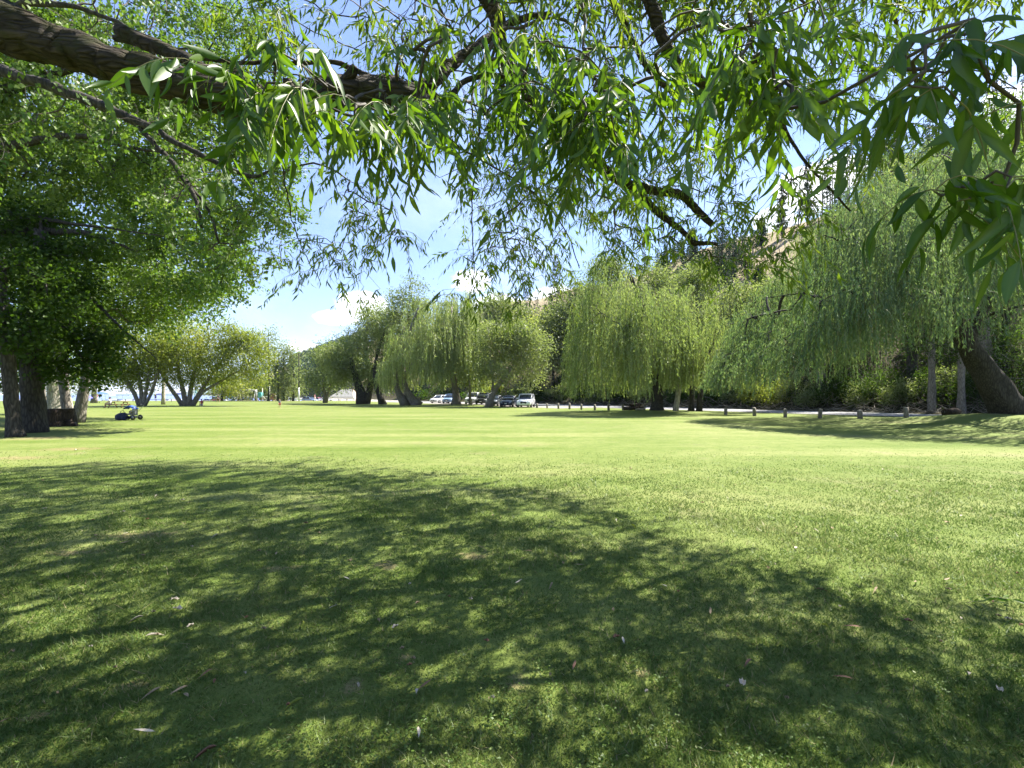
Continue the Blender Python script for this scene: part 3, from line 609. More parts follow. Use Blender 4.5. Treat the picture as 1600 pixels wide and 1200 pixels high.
limb([(1330, 330, 4.4, 3), (1285, 280, 4.4, 4), (1240, 235, 4.35, 5), (1215, 190, 4.3, 6), (1205, 150, 4.3, 6), (1200, 60, 4.3, 8)], 6, .06, .05, .006, [], 16)
# overhead limbs that pass above the frame and carry the shoots hanging in at the right
ov = [[(-4.8, 2.8, 7.0, .2), (-2.5, 1.6, 7.6, .15), (.2, .9, 6.8, .10), (1.5, .9, 5.4, .06), (1.75, 1.05, 4.2, .03), (1.68, 1.18, 3.3, .012)],
      [(-4.6, 3.4, 9.4, .16), (-2.0, 5.5, 10.6, .12), (1.2, 8.0, 11.4, .09), (4.0, 10.5, 11.2, .05), (5.6, 12.5, 10.6, .02)],
      [(-4.7, 3.0, 8.2, .16), (-1.5, 3.6, 9.6, .12), (2.2, 5.0, 9.4, .09), (5.0, 6.6, 8.4, .05), (6.6, 7.6, 7.4, .02)],
      [(-4.5, 3.5, 9.8, .14), (-3.6, 7.0, 12.0, .10), (-2.6, 11.0, 13.2, .06), (-1.4, 15.0, 13.6, .02)],
      [(-4.5, 3.2, 9.0, .14), (-1.0, 2.0, 10.4, .10), (2.8, 2.2, 9.6, .07), (6.0, 3.4, 8.4, .04), (7.8, 4.4, 7.6, .02)]]
for k, w in enumerate(ov): limb([], 9, .1, .15, .01, w, 20 + k)

FR = [  # px, py, rx, ry, dmin, dmax, count, leaf length, ratio, template, shoot length
    (425, 190, 85, 75, 1.75, 2.05, 15, .15, .21, T_NEAR, .30), (385, 150, 50, 40, 1.9, 2.3, 5, .15, .21, T_NEAR, .28), (520, 190, 60, 30, 2.0, 2.5, 6, .145, .2, T_NEAR, .30),
    (560, 228, 90, 46, 2.0, 2.6, 22, .14, .2, T_NEAR, .32), (680, 205, 85, 36, 2.2, 2.9, 24, .14, .2, T_NEAR, .32), (650, 100, 110, 40, 2.6, 3.6, 10, .14, .19, T_NEAR, .32),
    (830, 215, 90, 60, 2.3, 3.2, 32, .14, .19, T_NEAR, .34), (930, 165, 90, 80, 2.2, 3.2, 32, .145, .19, T_NEAR, .34), (950, 240, 90, 55, 2.2, 3.0, 30, .145, .19, T_NEAR, .34), (1040, 180, 60, 60, 2.3, 3.0, 10, .14, .19, T_NEAR, .32),
    (800, 110, 110, 50, 2.4, 3.6, 30, .14, .19, T_NEAR, .34), (1180, 130, 60, 60, 1.7, 2.2, 16, .145, .21, T_NEAR, .30), (1215, 205, 35, 65, 1.8, 2.2, 13, .145, .21, T_NEAR, .30), (1300, 80, 60, 40, 2.0, 3.0, 9, .14, .2, T_NEAR, .30), (1120, 90, 60, 40, 2.0, 3.0, 10, .14, .2, T_NEAR, .30),
    (1450, 150, 65, 55, 1.02, 1.25, 11, .118, .215, T_NEAR, .2), (1530, 120, 60, 45, 1.05, 1.3, 5, .118, .215, T_NEAR, .2), (1500, 365, 55, 32, 1.0, 1.15, 6, .118, .215, T_NEAR, .2), (1575, 345, 45, 40, 1.0, 1.2, 5, .118, .215, T_NEAR, .2), (1590, 240, 20, 40, 1.05, 1.2, 2, .118, .215, T_NEAR, .2),
    (560, 350, 48, 50, 5.2, 6.6, 24, .14, .17, T_MID, .42), (520, 430, 46, 26, 5.6, 6.8, 16, .14, .17, T_MID, .40), (610, 385, 38, 30, 5.4, 6.4, 16, .14, .17, T_MID, .40), (455, 415, 55, 28, 5.6, 6.8, 11, .14, .17, T_MID, .40), (575, 455, 20, 18, 6.0, 6.4, 4, .14, .17, T_MID, .4),
    (825, 318, 85, 58, 4.6, 6.8, 68, .14, .16, T_MID, .42), (800, 412, 62, 52, 5.4, 7.0, 38, .14, .16, T_MID, .42), (745, 480, 60, 34, 6.0, 7.0, 16, .15, .16, T_MID, .42), (850, 430, 60, 50, 5.2, 6.8, 26, .14, .16, T_MID, .42), (800, 490, 40, 25, 6.0, 6.8, 4, .15, .17, T_MID, .42),
    (960, 340, 90, 55, 4.6, 6.6, 52, .14, .16, T_MID, .42), (1000, 400, 70, 36, 4.8, 6.4, 24, .14, .16, T_MID, .42), (1080, 270, 90, 60, 4.6, 6.4, 43, .14, .16, T_MID, .42), (1130, 360, 70, 50, 4.6, 6.0, 24, .14, .16, T_MID, .42), (1110, 430, 55, 30, 4.6, 5.6, 11, .14, .17, T_MID, .42),
    (1240, 350, 65, 60, 3.6, 4.8, 22, .14, .17, T_MID, .38), (1200, 430, 55, 35, 3.8, 4.8, 8, .14, .17, T_MID, .38), (1160, 230, 70, 80, 4.2, 6.0, 24, .14, .16, T_MID, .42), (1340, 260, 60, 45, 4.0, 5.6, 17, .14, .17, T_MID, .42),
    (1290, 160, 90, 90, 4.0, 6.6, 43, .14, .16, T_MID, .42), (1390, 130, 70, 70, 4.0, 6.6, 24, .14, .16, T_MID, .42), (1540, 190, 70, 70, 4.2, 6.0, 18, .14, .16, T_MID, .42), (1420, 240, 60, 40, 3.0, 4.5, 6, .14, .17, T_MID, .42),
    (620, 60, 160, 60, 3.6, 5.4, 28, .14, .17, T_MID, .42), (880, 60, 180, 60, 3.4, 5.4, 36, .14, .17, T_MID, .42), (1120, 60, 120, 55, 3.2, 5.4, 30, .14, .17, T_MID, .42), (1420, 40, 160, 60, 2.8, 5.0, 34, .14, .17, T_MID, .42),
    (430, 70, 80, 50, 3.4, 5.0, 24, .14, .17, T_MID, .42), (900, 20, 640, 45, 2.6, 5.0, 44, .14, .17, T_MID, .42),
    (850, 330, 170, 80, 9, 14, 70, .14, .17, T_FAR, .6), (750, 250, 90, 60, 9, 14, 36, .14, .17, T_FAR, .6), (1030, 320, 140, 60, 8, 13, 40, .14, .17, T_FAR, .6), (900, 130, 250, 80, 8, 13, 50, .14, .17, T_FAR, .6), (1200, 160, 160, 80, 8, 13, 40, .14, .17, T_FAR, .6),
]
near_b, fine_b, shoot_b = Buf(), Buf(), Buf(); tgt = []
for (px, py, rx, ry, d0, d1, cnt, LL, rat, T, sl_) in FR:
    u = R.normal(size=(cnt, 2)) * .5; dd = d0 + (d1 - d0) * R.random(cnt)
    S = np.array([W(px + a * rx, py + b * ry - sl_ * .45 / d_ * FOC, d_) for (a, b), d_ in zip(u, dd)])
    dir0 = rnd3(cnt) * np.array([1, 1, .45]) + np.array([.15, 0, .25])
    near = T is T_NEAR
    base_t = .14 if d1 < 1.4 else .46  # darker leaf colour on the nearest shoots stands in for shade
    sprays(near_b if near else fine_b, shoot_b, S, dir0, sl_ * (.6 + .6 * R.random(cnt)), (8 if d1 < 1.4 else 12) if near else 13, LL, rat, T, base_t + .15 * R.normal(size=cnt) + .08 * (LL < .145), droop=1.0 if near else .85, stem_r=.0020 if near else .0028, hang=.8, stems=d0 < 7)
    tgt.append(S)
# the crown, mostly unseen above the frame: shoots placed to cast the foreground shade
def in_poly(x, y, pl):
    ins = np.zeros(len(x), bool); n = len(pl)
    for i in range(n):
        x1, y1 = pl[i]; x2, y2 = pl[(i + 1) % n]
        c = ((y1 > y) != (y2 > y)) & (x < (x2 - x1) * (y - y1) / (y2 - y1 + 1e-12) + x1); ins ^= c
    return ins
SHADE = [(-60, 735), (150, 722), (330, 716), (480, 714), (560, 722), (690, 738), (730, 765), (850, 772), (960, 805), (1045, 848), (1060, 875), (1150, 895), (1300, 925), (1430, 950), (1600, 990), (1720, 1040), (1720, 1250), (-60, 1250), (-420, 1000)]
SHW = [tuple(W(a, b, 1137.6 / (b - HOR))[:2]) for a, b in SHADE]
FOLI = [(430, 300), (480, 350), (470, 470), (380, 480), (-80, 480), (-80, -400), (1750, -400), (1750, 260), (1560, 200), (1330, 380), (1180, 420), (900, 460), (700, 470), (690, 300), (640, 270), (560, 260)]
Gs = []
while sum(len(g) for g in Gs) < 3500:
    x = -17 + 26 * R.random(4000); y = 1.0 + 12 * R.random(4000); h = np.where(R.random(4000) < .3, 4 + 6 * R.random(4000), (.915 * y + 1.7) / (1 - .915 * SUN_K[1]) * (1 + .22 * R.random(4000)))
    ok = in_poly(x, y, SHW)
    ok &= (.4 * np.sin(x * 1.7 + 1) * np.sin(y * 1.9 + x * .6) + .5 * np.sin(x * 3.7 - y * 2.9) * np.sin(x * 2.2 + y * 3.1 + 1) + .9 * np.sin(x * 7.1 + y * 2) * np.sin(y * 8.3 - x) + .25 * R.normal(size=4000)) > -.18 - .12 * sm((x - .5) / 2)
    X = x + SUN_K[0] * h; Y = y + SUN_K[1] * h
    qx = PCX + X / Y * FOC; qy = HOR - (h - CAMZ) / Y * FOC
    ok &= (qy < -25) | (in_poly(qx, qy, FOLI) & (Y > 6.5) & (R.random(4000) < .3))
    ok &= (X + 5) ** 2 + (Y - 3) ** 2 < 17.5 ** 2
    Gs.append(np.stack([X, Y, h], 1)[ok])
S = np.concatenate(Gs)[:3500]
dir0 = rnd3(len(S)) * np.array([1, 1, .4]) + np.array([0, 0, .2])
sprays(fine_b, shoot_b, S, dir0, .55 * (.7 + .6 * R.random(len(S))), 14, .19, .27, T_FAR, .5 + .15 * R.normal(size=len(S)), droop=.8, hang=.7, stems=False)
tgt.append(S)
# unseen leafy boughs added to shade the near right-hand shoots
hq = 2.2 + 4.5 * R.random(260); S = np.stack([1.25 + SUN_K[0] * hq + .55 * R.normal(size=260), 1.1 + SUN_K[1] * hq + .35 * R.normal(size=260), 2.2 + hq], 1); S = S[(S[:, 0] / np.maximum(S[:, 1], .1) > 1.3) | (S[:, 2] - CAMZ > 1.0 * S[:, 1])]
sprays(fine_b, shoot_b, S, rnd3(len(S)), .5 * (.7 + .6 * R.random(len(S))), 14, .17, .25, T_FAR, .5 + .15 * R.normal(size=len(S)), droop=.8, hang=.7, stems=False)
tgt.append(S)
tgt = np.concatenate(tgt); br = grow(skelF, tgt, step=.16, rmin=.0024, expo=.40, sag=.10, jit=.10, rmax=.02)
bb = Buf()
for p, r in br:
    r = np.minimum(r, .0012 + .0034 * np.maximum(p[:, 1], .5)); w = R.normal(size=p.shape) * .012; w[0] = w[-1] = 0; tube(bb, p + w, r, 5, .5, cap=False)
obj('branches', bb, M['twig'], fw)['kind'] = 'stuff'
obj('shoots', shoot_b, M['stem_green'], fw)['kind'] = 'stuff'
obj('crown', near_b, M['leaf_near'], fw, smooth=True)
obj('upper_crown', fine_b, M['leaf_fine'], fw, smooth=False)  # fine leaves in view, with the unseen shoots added for shade
# ------------------------------------------------------------------ left-hand trees
GL = None
broad_tree('cottonwood_tree', 'tall cottonwood whose dark limbs and fine light leaves fill the upper left', (-120, 690), 20,
    [[(-120, 690, 60), (-118, 560, 48), (-110, 430, 42), (-95, 300, 36), (-60, 150, 26), (-20, -40, 16)]],
    [(110, 120, 150, 110, 2), (250, 110, 120, 90, 3), (360, 150, 80, 100, 4), (420, 250, 55, 80, 4), (300, 290, 130, 90, 3), (150, 300, 150, 90, 2), (415, 360, 55, 60, 3), (345, 425, 55, 40, 1), (230, 420, 110, 60, 2), (60, 250, 110, 120, 4), (90, 400, 110, 60, 3), (150, 0, 260, 90, 3), (-80, 150, 120, 200, 0)],
    'leaf_cotton', 'bark_dark', 1500, 105000, .18, .10, spread=.26, rmin=.009, T=T_FAR, seed=1.3, nb=420, tint0=.05,
    limbs=[[(-105, 352, 40), (0, 360, 26), (60, 362, 22), (130, 364, 17), (175, 378, 12), (215, 392, 7)], [(-100, 320, 24), (10, 332, 10), (70, 341, 9), (130, 350, 8), (185, 355, 7), (290, 372, 4)],
           [(-110, 370, 30), (30, 412, 13), (90, 440, 12), (150, 468, 10), (200, 516, 7), (245, 556, 4)], [(-95, 250, 30), (20, 230, 15), (120, 215, 13), (230, 240, 9), (330, 255, 5)],
           [(-70, 180, 26), (60, 120, 16), (180, 90, 12), (300, 70, 7)], [(60, 362, 12), (75, 400, 16), (84, 440, 12)]])
broad_tree('cottonwood_tree', 'full green cottonwood standing behind the left canopy, filling the gaps between its limbs', (-60, 652), 33,
    [[(-60, 652, 34), (-58, 560, 28), (-40, 450, 22), (-10, 320, 16), (30, 200, 9)]],
    [(60, 160, 130, 110), (190, 230, 120, 100), (290, 330, 90, 80), (120, 380, 130, 80), (330, 420, 60, 50), (250, 470, 90, 40), (40, 480, 100, 60), (-80, 300, 120, 160), (330, 210, 70, 80)], 'leaf_cotton', 'bark_dark', 1500, 62000, .27, .15, spread=.5, seed=8.3, tint0=-.12, nb=240)
# nearer cottonwood whose trunk stands out of the picture: branch with hanging heart-shaped leaves
cw = thing('cottonwood_tree', 'nearer cottonwood whose dark branch of heart-shaped leaves reaches in from the left', 'tree', (-13.2, 8.2, float(H(-13.2, 8.2))))
tb = Buf(); p, r = smooth_poly([(-13.2, 8.2, -.2), (-13.1, 8.2, 2), (-12.8, 8.1, 5), (-12.4, 8.0, 8), (-12.0, 8.2, 12)], [.48, .38, .32, .24, .08], .2)
tube(tb, p, r * (1 + .4 * np.exp(-np.maximum(p[:, 2], 0) / .6)), 16, .5, lump=.12); obj('trunk', tb, M['bark_dark'], cw); sk = [p[len(p) // 3:]]
for k, (pre, pl) in enumerate([([(-12.6, 8.05, 7.6, .14)], [(-60, 95, 7.8, 20), (30, 120, 7.6, 17), (90, 138, 7.5, 16), (150, 162, 7.4, 15), (196, 183, 7.3, 14), (235, 200, 7.2, 11), (262, 218, 7.2, 9), (330, 250, 7.1, 8), (385, 271, 7.1, 6), (410, 262, 7.1, 3)]),
        ([], [(212, 192, 7.25, 8), (245, 228, 7.2, 8), (268, 252, 7.2, 8), (292, 282, 7.1, 7), (312, 315, 7.1, 6), (318, 360, 7.0, 4)]), ([], [(290, 280, 7.1, 4), (325, 335, 7.1, 4), (336, 380, 7.1, 3)]),
        ([(-12.4, 8.0, 8.8, .12)], [(-40, 30, 7.4, 14), (60, 10, 7.0, 10), (160, 30, 6.8, 6), (230, 60, 6.6, 3)])]):
    pts = [a[:3] for a in pre] + [tuple(W(a, b, d)) for a, b, d, _ in pl]; rr = [a[3] for a in pre] + [w / 2 * d / FOC for _, _, d, w in pl]
    p, r = smooth_poly(pts, rr, .08); p = p + np.cumsum(R.normal(size=p.shape) * .006, 0); b = Buf(); tube(b, p, r, 9, .5, lump=.14, seed=k); obj('limb', b, M['bark_dark'], cw); sk.append(p)
CB = [(250, 200, 55, 30, 26), (330, 290, 60, 50, 46), (280, 330, 50, 50, 26), (360, 350, 40, 60, 28), (310, 400, 60, 35, 20), (180, 210, 60, 40, 26), (110, 170, 60, 40, 22), (250, 130, 60, 30, 20), (60, 90, 70, 40, 24), (160, 60, 90, 40, 30), (230, 30, 90, 40, 26), (390, 300, 35, 40, 14), (40, 220, 60, 50, 16), (370, 420, 40, 30, 10)]
S = np.concatenate([np.array([W(px + rx * .55 * a, py - 22 + ry * .55 * b, 6.7 + R.random() * 1.4) for a, b in R.normal(size=(c, 2))]) for px, py, rx, ry, c in CB])
lb, sb = Buf(), Buf()
sprays(lb, sb, S, rnd3(len(S)) * np.array([1, 1, .4]), .36 * (.7 + .6 * R.random(len(S))), 11, .085, .85, T_DELT, .42 + .16 * R.normal(size=len(S)), droop=.9, hang=1.0, stem_r=.0022)
bb = Buf()
for p, r in grow(sk, S, step=.16, rmin=.003, sag=.05, jit=.14, rmax=.04): tube(bb, p, r, 5, .5, cap=False)
obj('branches', bb, M['twig'], cw)['kind'] = 'stuff'; obj('shoots', sb, M['twig'], cw)['kind'] = 'stuff'; obj('crown', lb, M['leaf_cotton'], cw, smooth=False)

broad_tree('maple_tree', 'slim dark-trunked maple at the left edge in front of the thick trunk', (24, 682), 17.4,
    [[(25, 683, 20), (20, 640, 18), (15, 590, 16), (11, 530, 17), (4, 470, 14), (0, 400, 10)]],
    [(15, 480, 45, 28), (58, 520, 40, 24), (8, 540, 26, 18), (40, 430, 46, 28), (-70, 450, 70, 100), (95, 470, 40, 22)], 'leaf_dark', 'bark_dark', 420, 8000, .16, .11, spread=.3, seed=2.1, tint0=-.05)
broad_tree('maple_tree', 'thick old dark trunk beside the black stump, deep green crown hanging low', (50, 676), 19.5,
    [[(52, 677, 31), (51, 640, 28), (50, 590, 25), (54, 530, 28), (60, 450, 22), (64, 360, 15)]],
    [(118, 548, 44, 24), (138, 580, 26, 14), (90, 510, 44, 24), (155, 528, 30, 18), (60, 560, 30, 16), (30, 592, 30, 14, 2), (70, 450, 60, 26), (172, 556, 14, 14), (90, 585, 28, 12), (40, 400, 60, 26), (110, 400, 50, 24), (20, 350, 50, 30), (135, 470, 34, 16)], 'leaf_dark', 'bark_dark', 560, 11500, .17, .12, spread=.3, seed=3.7,
    limbs=[[(52, 560, 16), (75, 520, 10), (95, 512, 8), (125, 515, 5)]])
broad_tree('cottonwood_tree', 'cottonwood behind the stump, two grey leaning stems lit on their right', (116, 661), 26,
    [[(110, 662, 13), (105, 640, 12), (101, 615, 11), (98, 585, 15), (90, 530, 12)], [(121, 661, 17), (125, 640, 15), (130, 615, 14), (134, 590, 12), (138, 540, 11), (150, 470, 8)]],
    [(150, 500, 60, 40), (215, 480, 60, 45), (240, 440, 60, 40), (90, 470, 70, 60), (140, 420, 90, 60), (255, 500, 40, 30), (300, 450, 50, 40)], 'leaf_cotton', 'bark_grey', 700, 24000, .16, .09, spread=.45, seed=4.2, tint0=.08)
broad_tree('cottonwood_tree', 'broad old trunk, dark on the left and pinkish where lit, standing behind the stump', (92, 642), 38,
    [[(92, 643, 30), (92, 625, 25), (88, 600, 22), (84, 560, 18), (80, 500, 14)]], [(60, 540, 60, 50), (110, 560, 40, 30), (40, 600, 40, 14)], 'leaf_cotton', 'bark_pale', 300, 7000, .2, .12, seed=5.0)
broad_tree('cottonwood_tree', 'grey trunk at the far left, just behind the thick dark trunk', (68, 656), 32,
    [[(67, 657, 10), (66, 630, 9), (65, 600, 9), (62, 540, 7)]], [(50, 520, 50, 40), (20, 560, 40, 30)], 'leaf_cotton', 'bark_grey', 200, 5000, .2, .12, seed=5.5)
broad_tree('cottonwood_tree', 'spreading many-stemmed tree beside the picnic table, stems fanning from one base', (221, 634), 63,
    [[(218, 635, 6), (210, 615, 5.5), (198, 595, 6), (186, 570, 4), (178, 545, 3)], [(221, 634, 6), (220, 605, 5), (214, 575, 5), (208, 540, 3)], [(223, 634, 6), (229, 608, 4.5), (234, 580, 4), (236, 540, 3)], [(225, 634, 5), (236, 615, 4.5), (244, 590, 4), (252, 560, 3)]],
    [(200, 560, 38, 36), (235, 545, 35, 42), (212, 588, 42, 14), (180, 575, 20, 24), (258, 560, 20, 32), (220, 515, 50, 30), (170, 540, 30, 30)], 'leaf_yellow', 'bark_grey', 600, 22000, .32, .15, spread=.75, seed=1.9, tint0=-.16, shell=.45)
broad_tree('willow_tree', 'bright yellow-green spreading tree on a fan of short thick stems at the lawn edge', (293, 635), 65,
    [[(286, 636, 7), (275, 618, 6), (264, 603, 5), (250, 580, 3.5)], [(291, 636, 8), (286, 610, 6.5), (280, 585, 5), (276, 550, 3)], [(295, 636, 8), (298, 610, 6.5), (304, 580, 5), (312, 545, 3)], [(298, 636, 7), (311, 615, 6), (326, 592, 4.5), (345, 565, 3)], [(301, 636, 5), (318, 612, 4), (338, 600, 4), (372, 580, 3)]],
    [(285, 560, 42, 40), (330, 552, 48, 36), (378, 556, 36, 34), (404, 566, 18, 32), (300, 528, 42, 22), (350, 522, 36, 16), (390, 532, 20, 14), (262, 592, 22, 14), (312, 594, 32, 12), (372, 590, 20, 10)], 'leaf_yellow', 'bark_grey', 700, 30000, .30, .13, spread=.7, seed=2.6, tint0=.06, shell=.55, droop=.6)
broad_tree('cottonwood_tree', 'small tree on the lakeshore left of the picnic table, thick short trunk', (147, 627), 88,
    [[(147, 628, 8), (147, 612, 6), (146, 590, 4)]], [(140, 588, 26, 20), (150, 570, 24, 20), (128, 600, 14, 10)], 'leaf_yellow', 'bark_grey', 160, 5000, .36, .18, seed=3.3, tint0=-.1)
def conifer(name, label, base, d, ptop, wpx, leafmat='leaf_spruce', n=26, nl=60, dens=1.0, trunk=4.0, bare=.1, group=None, bark='bark_dark', seed=0, cat='tree', size=1.0):
    b = XY(base[0], d); bz = CAMZ - (base[1] - HOR) / FOC * d; t = thing(name, label, cat, (b[0], b[1], bz), group)
    zt = CAMZ - (ptop - HOR) / FOC * d; h = zt - bz; w = wpx / 2 / FOC * d
    tb = Buf(); s_ = np.linspace(0, 1, 9)[:, None]; tube(tb, np.array([b[0], b[1], bz - .3]) + np.array([.15 * math.sin(seed), .1, h + .3]) * s_, np.linspace(trunk / 2 / FOC * d, .03, 9), 7, .5); obj('trunk', tb, M[bark], t)
    lb = Buf(); bb = Buf(); PP, DD = [], []
    for i in range(n):
        f = bare + (1 - bare) * (i + R.random()) / n; rr = w * (1 - f) ** .8 * (.65 + .5 * R.random()) + .12
        for k in range(int(5 + 3 * R.random())):
            a = R.random() * 6.283; L = rr * (.6 + .5 * R.random()); u = np.array([math.cos(a), math.sin(a), -.15 - .25 * (1 - f)])
            q = np.array([b[0], b[1], bz + h * f]); tube(bb, [q, q + u * L], [.03, .01], 3, .5, cap=False)
            m = max(4, int(nl * L / w * dens)); s = R.random(m) ** .8
            PP.append(q + u * (L * s)[:, None] + rnd3(m) * .07 * w * np.array([1, 1, .6])); DD.append(unit(u * .7 + rnd3(m) * .7 + np.array([0, 0, -.15])))
    P, D = np.concatenate(PP), np.concatenate(DD); L = size * max(.16, d * .0042) * (.7 + .6 * R.random(len(P)))
    leaves(lb, P, D, rnd3(len(P)) + np.array([0, 0, .8]), L, L * .35, T_FAR, np.clip(.5 + .2 * R.normal(size=len(P)), 0, 1))
    obj('branches', bb, M[bark], t)['kind'] = 'stuff'; obj('crown', lb, M[leafmat], t, smooth=False); return t
conifer('pine_tree', 'slender pale-trunked pine between the two fan-stemmed trees', (255, 632), 72, 520, 50, n=14, nl=60, trunk=6, bare=.55, bark='bark_pale', seed=1)
SL = 'slim cottonwoods at the far edge of the lawn'
for px, top, w, lab, seed in [(443, 535, 13, 'taller slim cottonwood at the far lawn edge, left of the tall pole', 1.1), (458, 548, 11, 'slim cottonwood standing closest to the tall pole on its left', 2.2), (434, 560, 11, 'shorter slim cottonwood at the end of the row left of the tall pole', 3.3), (419, 512, 20, 'bushy dark cottonwood rising behind the bright yellow-green tree', 4.4)]:
    broad_tree('slim_cottonwood', lab, (px, 627), 112, [[(px, 628, 3), (px + 1, 600, 2.4), (px, top + 15, 1.2)]], [(px, top + 20, w * .5, 24), (px - w * .4, top + 45, w * .7, 14), (px + w * .5, top + 58, w * .6, 10)], 'leaf_olive', 'bark_dark', 140, 2300, .5, .22, SL, seed=seed, spread=1.1, shell=.3)
for px, py, rx, ry, d, lab, mt in [(372, 606, 17, 13, 118, 'low rounded tree behind the left end of the swings', 'leaf_olive'), (400, 603, 10, 15, 124, 'dark small tree directly behind the play tower', 'leaf_dark'), (431, 606, 12, 13, 122, 'small leafy tree just right of the play tower', 'leaf_olive'), (347, 600, 22, 12, 112, 'pale bushy tree under the right side of the bright yellow-green crown', 'leaf_yellow')]:
    broad_tree('small_tree', lab, (px, 627), d, [[(px, 628, 3), (px, py, 2)]], [(px, py, rx, ry), (px + rx * .4, py + ry * .4, rx * .6, ry * .6)], mt, 'bark_dark', 120, 3200, .5, .25, 'small trees by the playground', seed=px * .1)

# ------------------------------------------------------------------ middle trees
broad_tree('willow_tree', 'small grey-green tree at the far end of the middle row, beside the pale mound', (508, 627), 88, [[(508, 628, 7), (507, 610, 5), (506, 590, 4)], [(509, 628, 5), (514, 610, 4), (520, 592, 3)]],
    [(507, 582, 24, 32), (493, 597, 14, 16), (522, 575, 14, 24), (512, 560, 12, 16)], 'leaf_olive', 'bark_grey', 300, 9000, .36, .17, seed=1.2, spread=.9)
broad_tree('willow_tree', 'broad olive-green willow with a dark heavy trunk, left of the weeping curtain', (567, 630), 78, [[(566, 631, 20), (563, 612, 15), (556, 590, 10), (548, 560, 6)], [(571, 631, 14), (578, 608, 10), (584, 575, 6)]],
    [(555, 562, 42, 46), (540, 578, 26, 20), (573, 522, 30, 36), (598, 500, 26, 34), (590, 560, 30, 44), (530, 562, 18, 22), (578, 596, 22, 10)], 'leaf_olive', 'bark_dark', 650, 26000, .34, .16, seed=2.8, spread=.9, tint0=.02)
broad_tree('willow_tree', 'leaning dark-trunked willow rising just behind the left weeping curtain', (596, 631), 74, [[(598, 632, 11), (592, 615, 9), (586, 595, 7), (588, 560, 5), (600, 520, 4)]],
    [(612, 530, 34, 48), (628, 485, 28, 30), (618, 575, 26, 26), (652, 462, 24, 22)], 'leaf_olive', 'bark_dark', 420, 15000, .34, .16, seed=3.9, spread=.85)
weeping_tree('weeping_willow', 'weeping willow with two leaning trunks, its pale curtain left of the parked cars', (638, 634), 66,
    [[(653, 636, 16), (646, 627, 13), (638, 615, 11), (632, 600, 9), (630, 570, 8), (640, 520, 6), (655, 480, 4)], [(634, 635, 14), (625, 618, 11), (619, 600, 8), (622, 560, 6), (632, 510, 4)]], [[(632, 590, 7), (645, 560, 6), (660, 520, 5), (680, 470, 3)]],
    [(598, 572, 600), (606, 545, 614), (622, 505, 612), (640, 474, 608), (660, 452, 598), (690, 440, 606), (706, 440, 608), (724, 470, 606)], 7.0, 230, 10, 'leaf_weep', 'bark_grey', .28, .075, 12, (1.5, 7.5), seed=2.0, drape_r=.6, tint0=.24, bough=.16)
weeping_tree('weeping_willow', 'weeping willow on a thick short trunk, drooping just left of the black van', (713, 634), 66,
    [[(712, 635, 15), (713, 622, 12), (711, 605, 10), (706, 570, 8), (702, 530, 6), (705, 480, 4)]], [[(708, 585, 6), (725, 545, 5), (735, 500, 3)]],
    [(676, 520, 600), (690, 470, 610), (705, 440, 600), (725, 432, 606), (742, 448, 612), (753, 490, 608), (760, 560, 600)], 5.5, 150, 10, 'leaf_weep', 'bark_grey', .28, .075, 12, (1.5, 7.0), seed=4.0, drape_r=.6, tint0=.26, bough=.16)
broad_tree('willow_tree', 'olive leaning tree whose trunk slants up to the right above the parked hatchback', (724, 636), 59, [[(762, 633, 10), (768, 622, 9), (775, 606, 8), (788, 590, 6), (800, 572, 4)], [(768, 620, 5), (770, 595, 4), (765, 570, 3)]],
    [(790, 562, 42, 40), (828, 545, 30, 34), (762, 575, 22, 26), (808, 520, 34, 20), (775, 535, 30, 26), (835, 580, 18, 20)], 'leaf_olive', 'bark_grey', 520, 19000, .30, .13, seed=1.7, spread=.75, tint0=.06)
broad_tree('young_tree', 'thin-stemmed young tree among the weeping strands beside the black van', (735, 634), 65, [[(735, 634, 5), (734, 615, 4), (733, 590, 3)]], [(740, 588, 20, 14), (735, 570, 16, 14)], 'leaf_yellow', 'bark_grey', 80, 2500, .3, .14, seed=6)
weeping_tree('weeping_willow', 'large weeping willow by the bollards, strands hanging close round its stout dark trunk', (1027, 642), 39.5,
    [[(1027, 643, 19), (1027, 630, 15), (1026, 612, 14), (1022, 580, 12), (1014, 530, 10), (1000, 470, 8), (985, 430, 5)]], [[(1022, 575, 10), (990, 530, 8), (950, 480, 6), (925, 440, 4)], [(1020, 550, 9), (1040, 500, 7), (1055, 455, 4)], [(1016, 535, 8), (960, 505, 6), (915, 480, 4)]],
    [(896, 540, 618), (904, 455, 622), (918, 418, 618), (934, 404, 620), (960, 418, 622), (985, 436, 616), (1010, 446, 612), (1040, 452, 606), (1062, 470, 600), (1072, 520, 590)], 6.0, 290, 11, 'leaf_weep', 'bark_dark', .20, .045, 17, (1.5, 6.5), seed=1.0, drape_r=.5, tint0=.02)
weeping_tree('weeping_willow', 'second weeping willow on two thin dark stems, right of the stout-trunked one', (1087, 644), 40.5,
    [[(1080, 643, 9), (1081, 620, 8), (1084, 580, 7), (1088, 530, 6), (1090, 480, 4)], [(1092, 644, 9), (1094, 620, 8), (1098, 580, 6), (1108, 520, 4)]], [[(1088, 530, 5), (1060, 480, 4)], [(1098, 570, 5), (1130, 510, 4)]],
    [(1040, 520, 600), (1055, 450, 604), (1075, 428, 606), (1095, 428, 610), (1120, 440, 612), (1142, 462, 610), (1160, 500, 606), (1172, 560, 600)], 5.0, 200, 11, 'leaf_weep', 'bark_dark', .20, .045, 17, (1.5, 6.0), seed=3.0, drape_r=.5, tint0=.06)
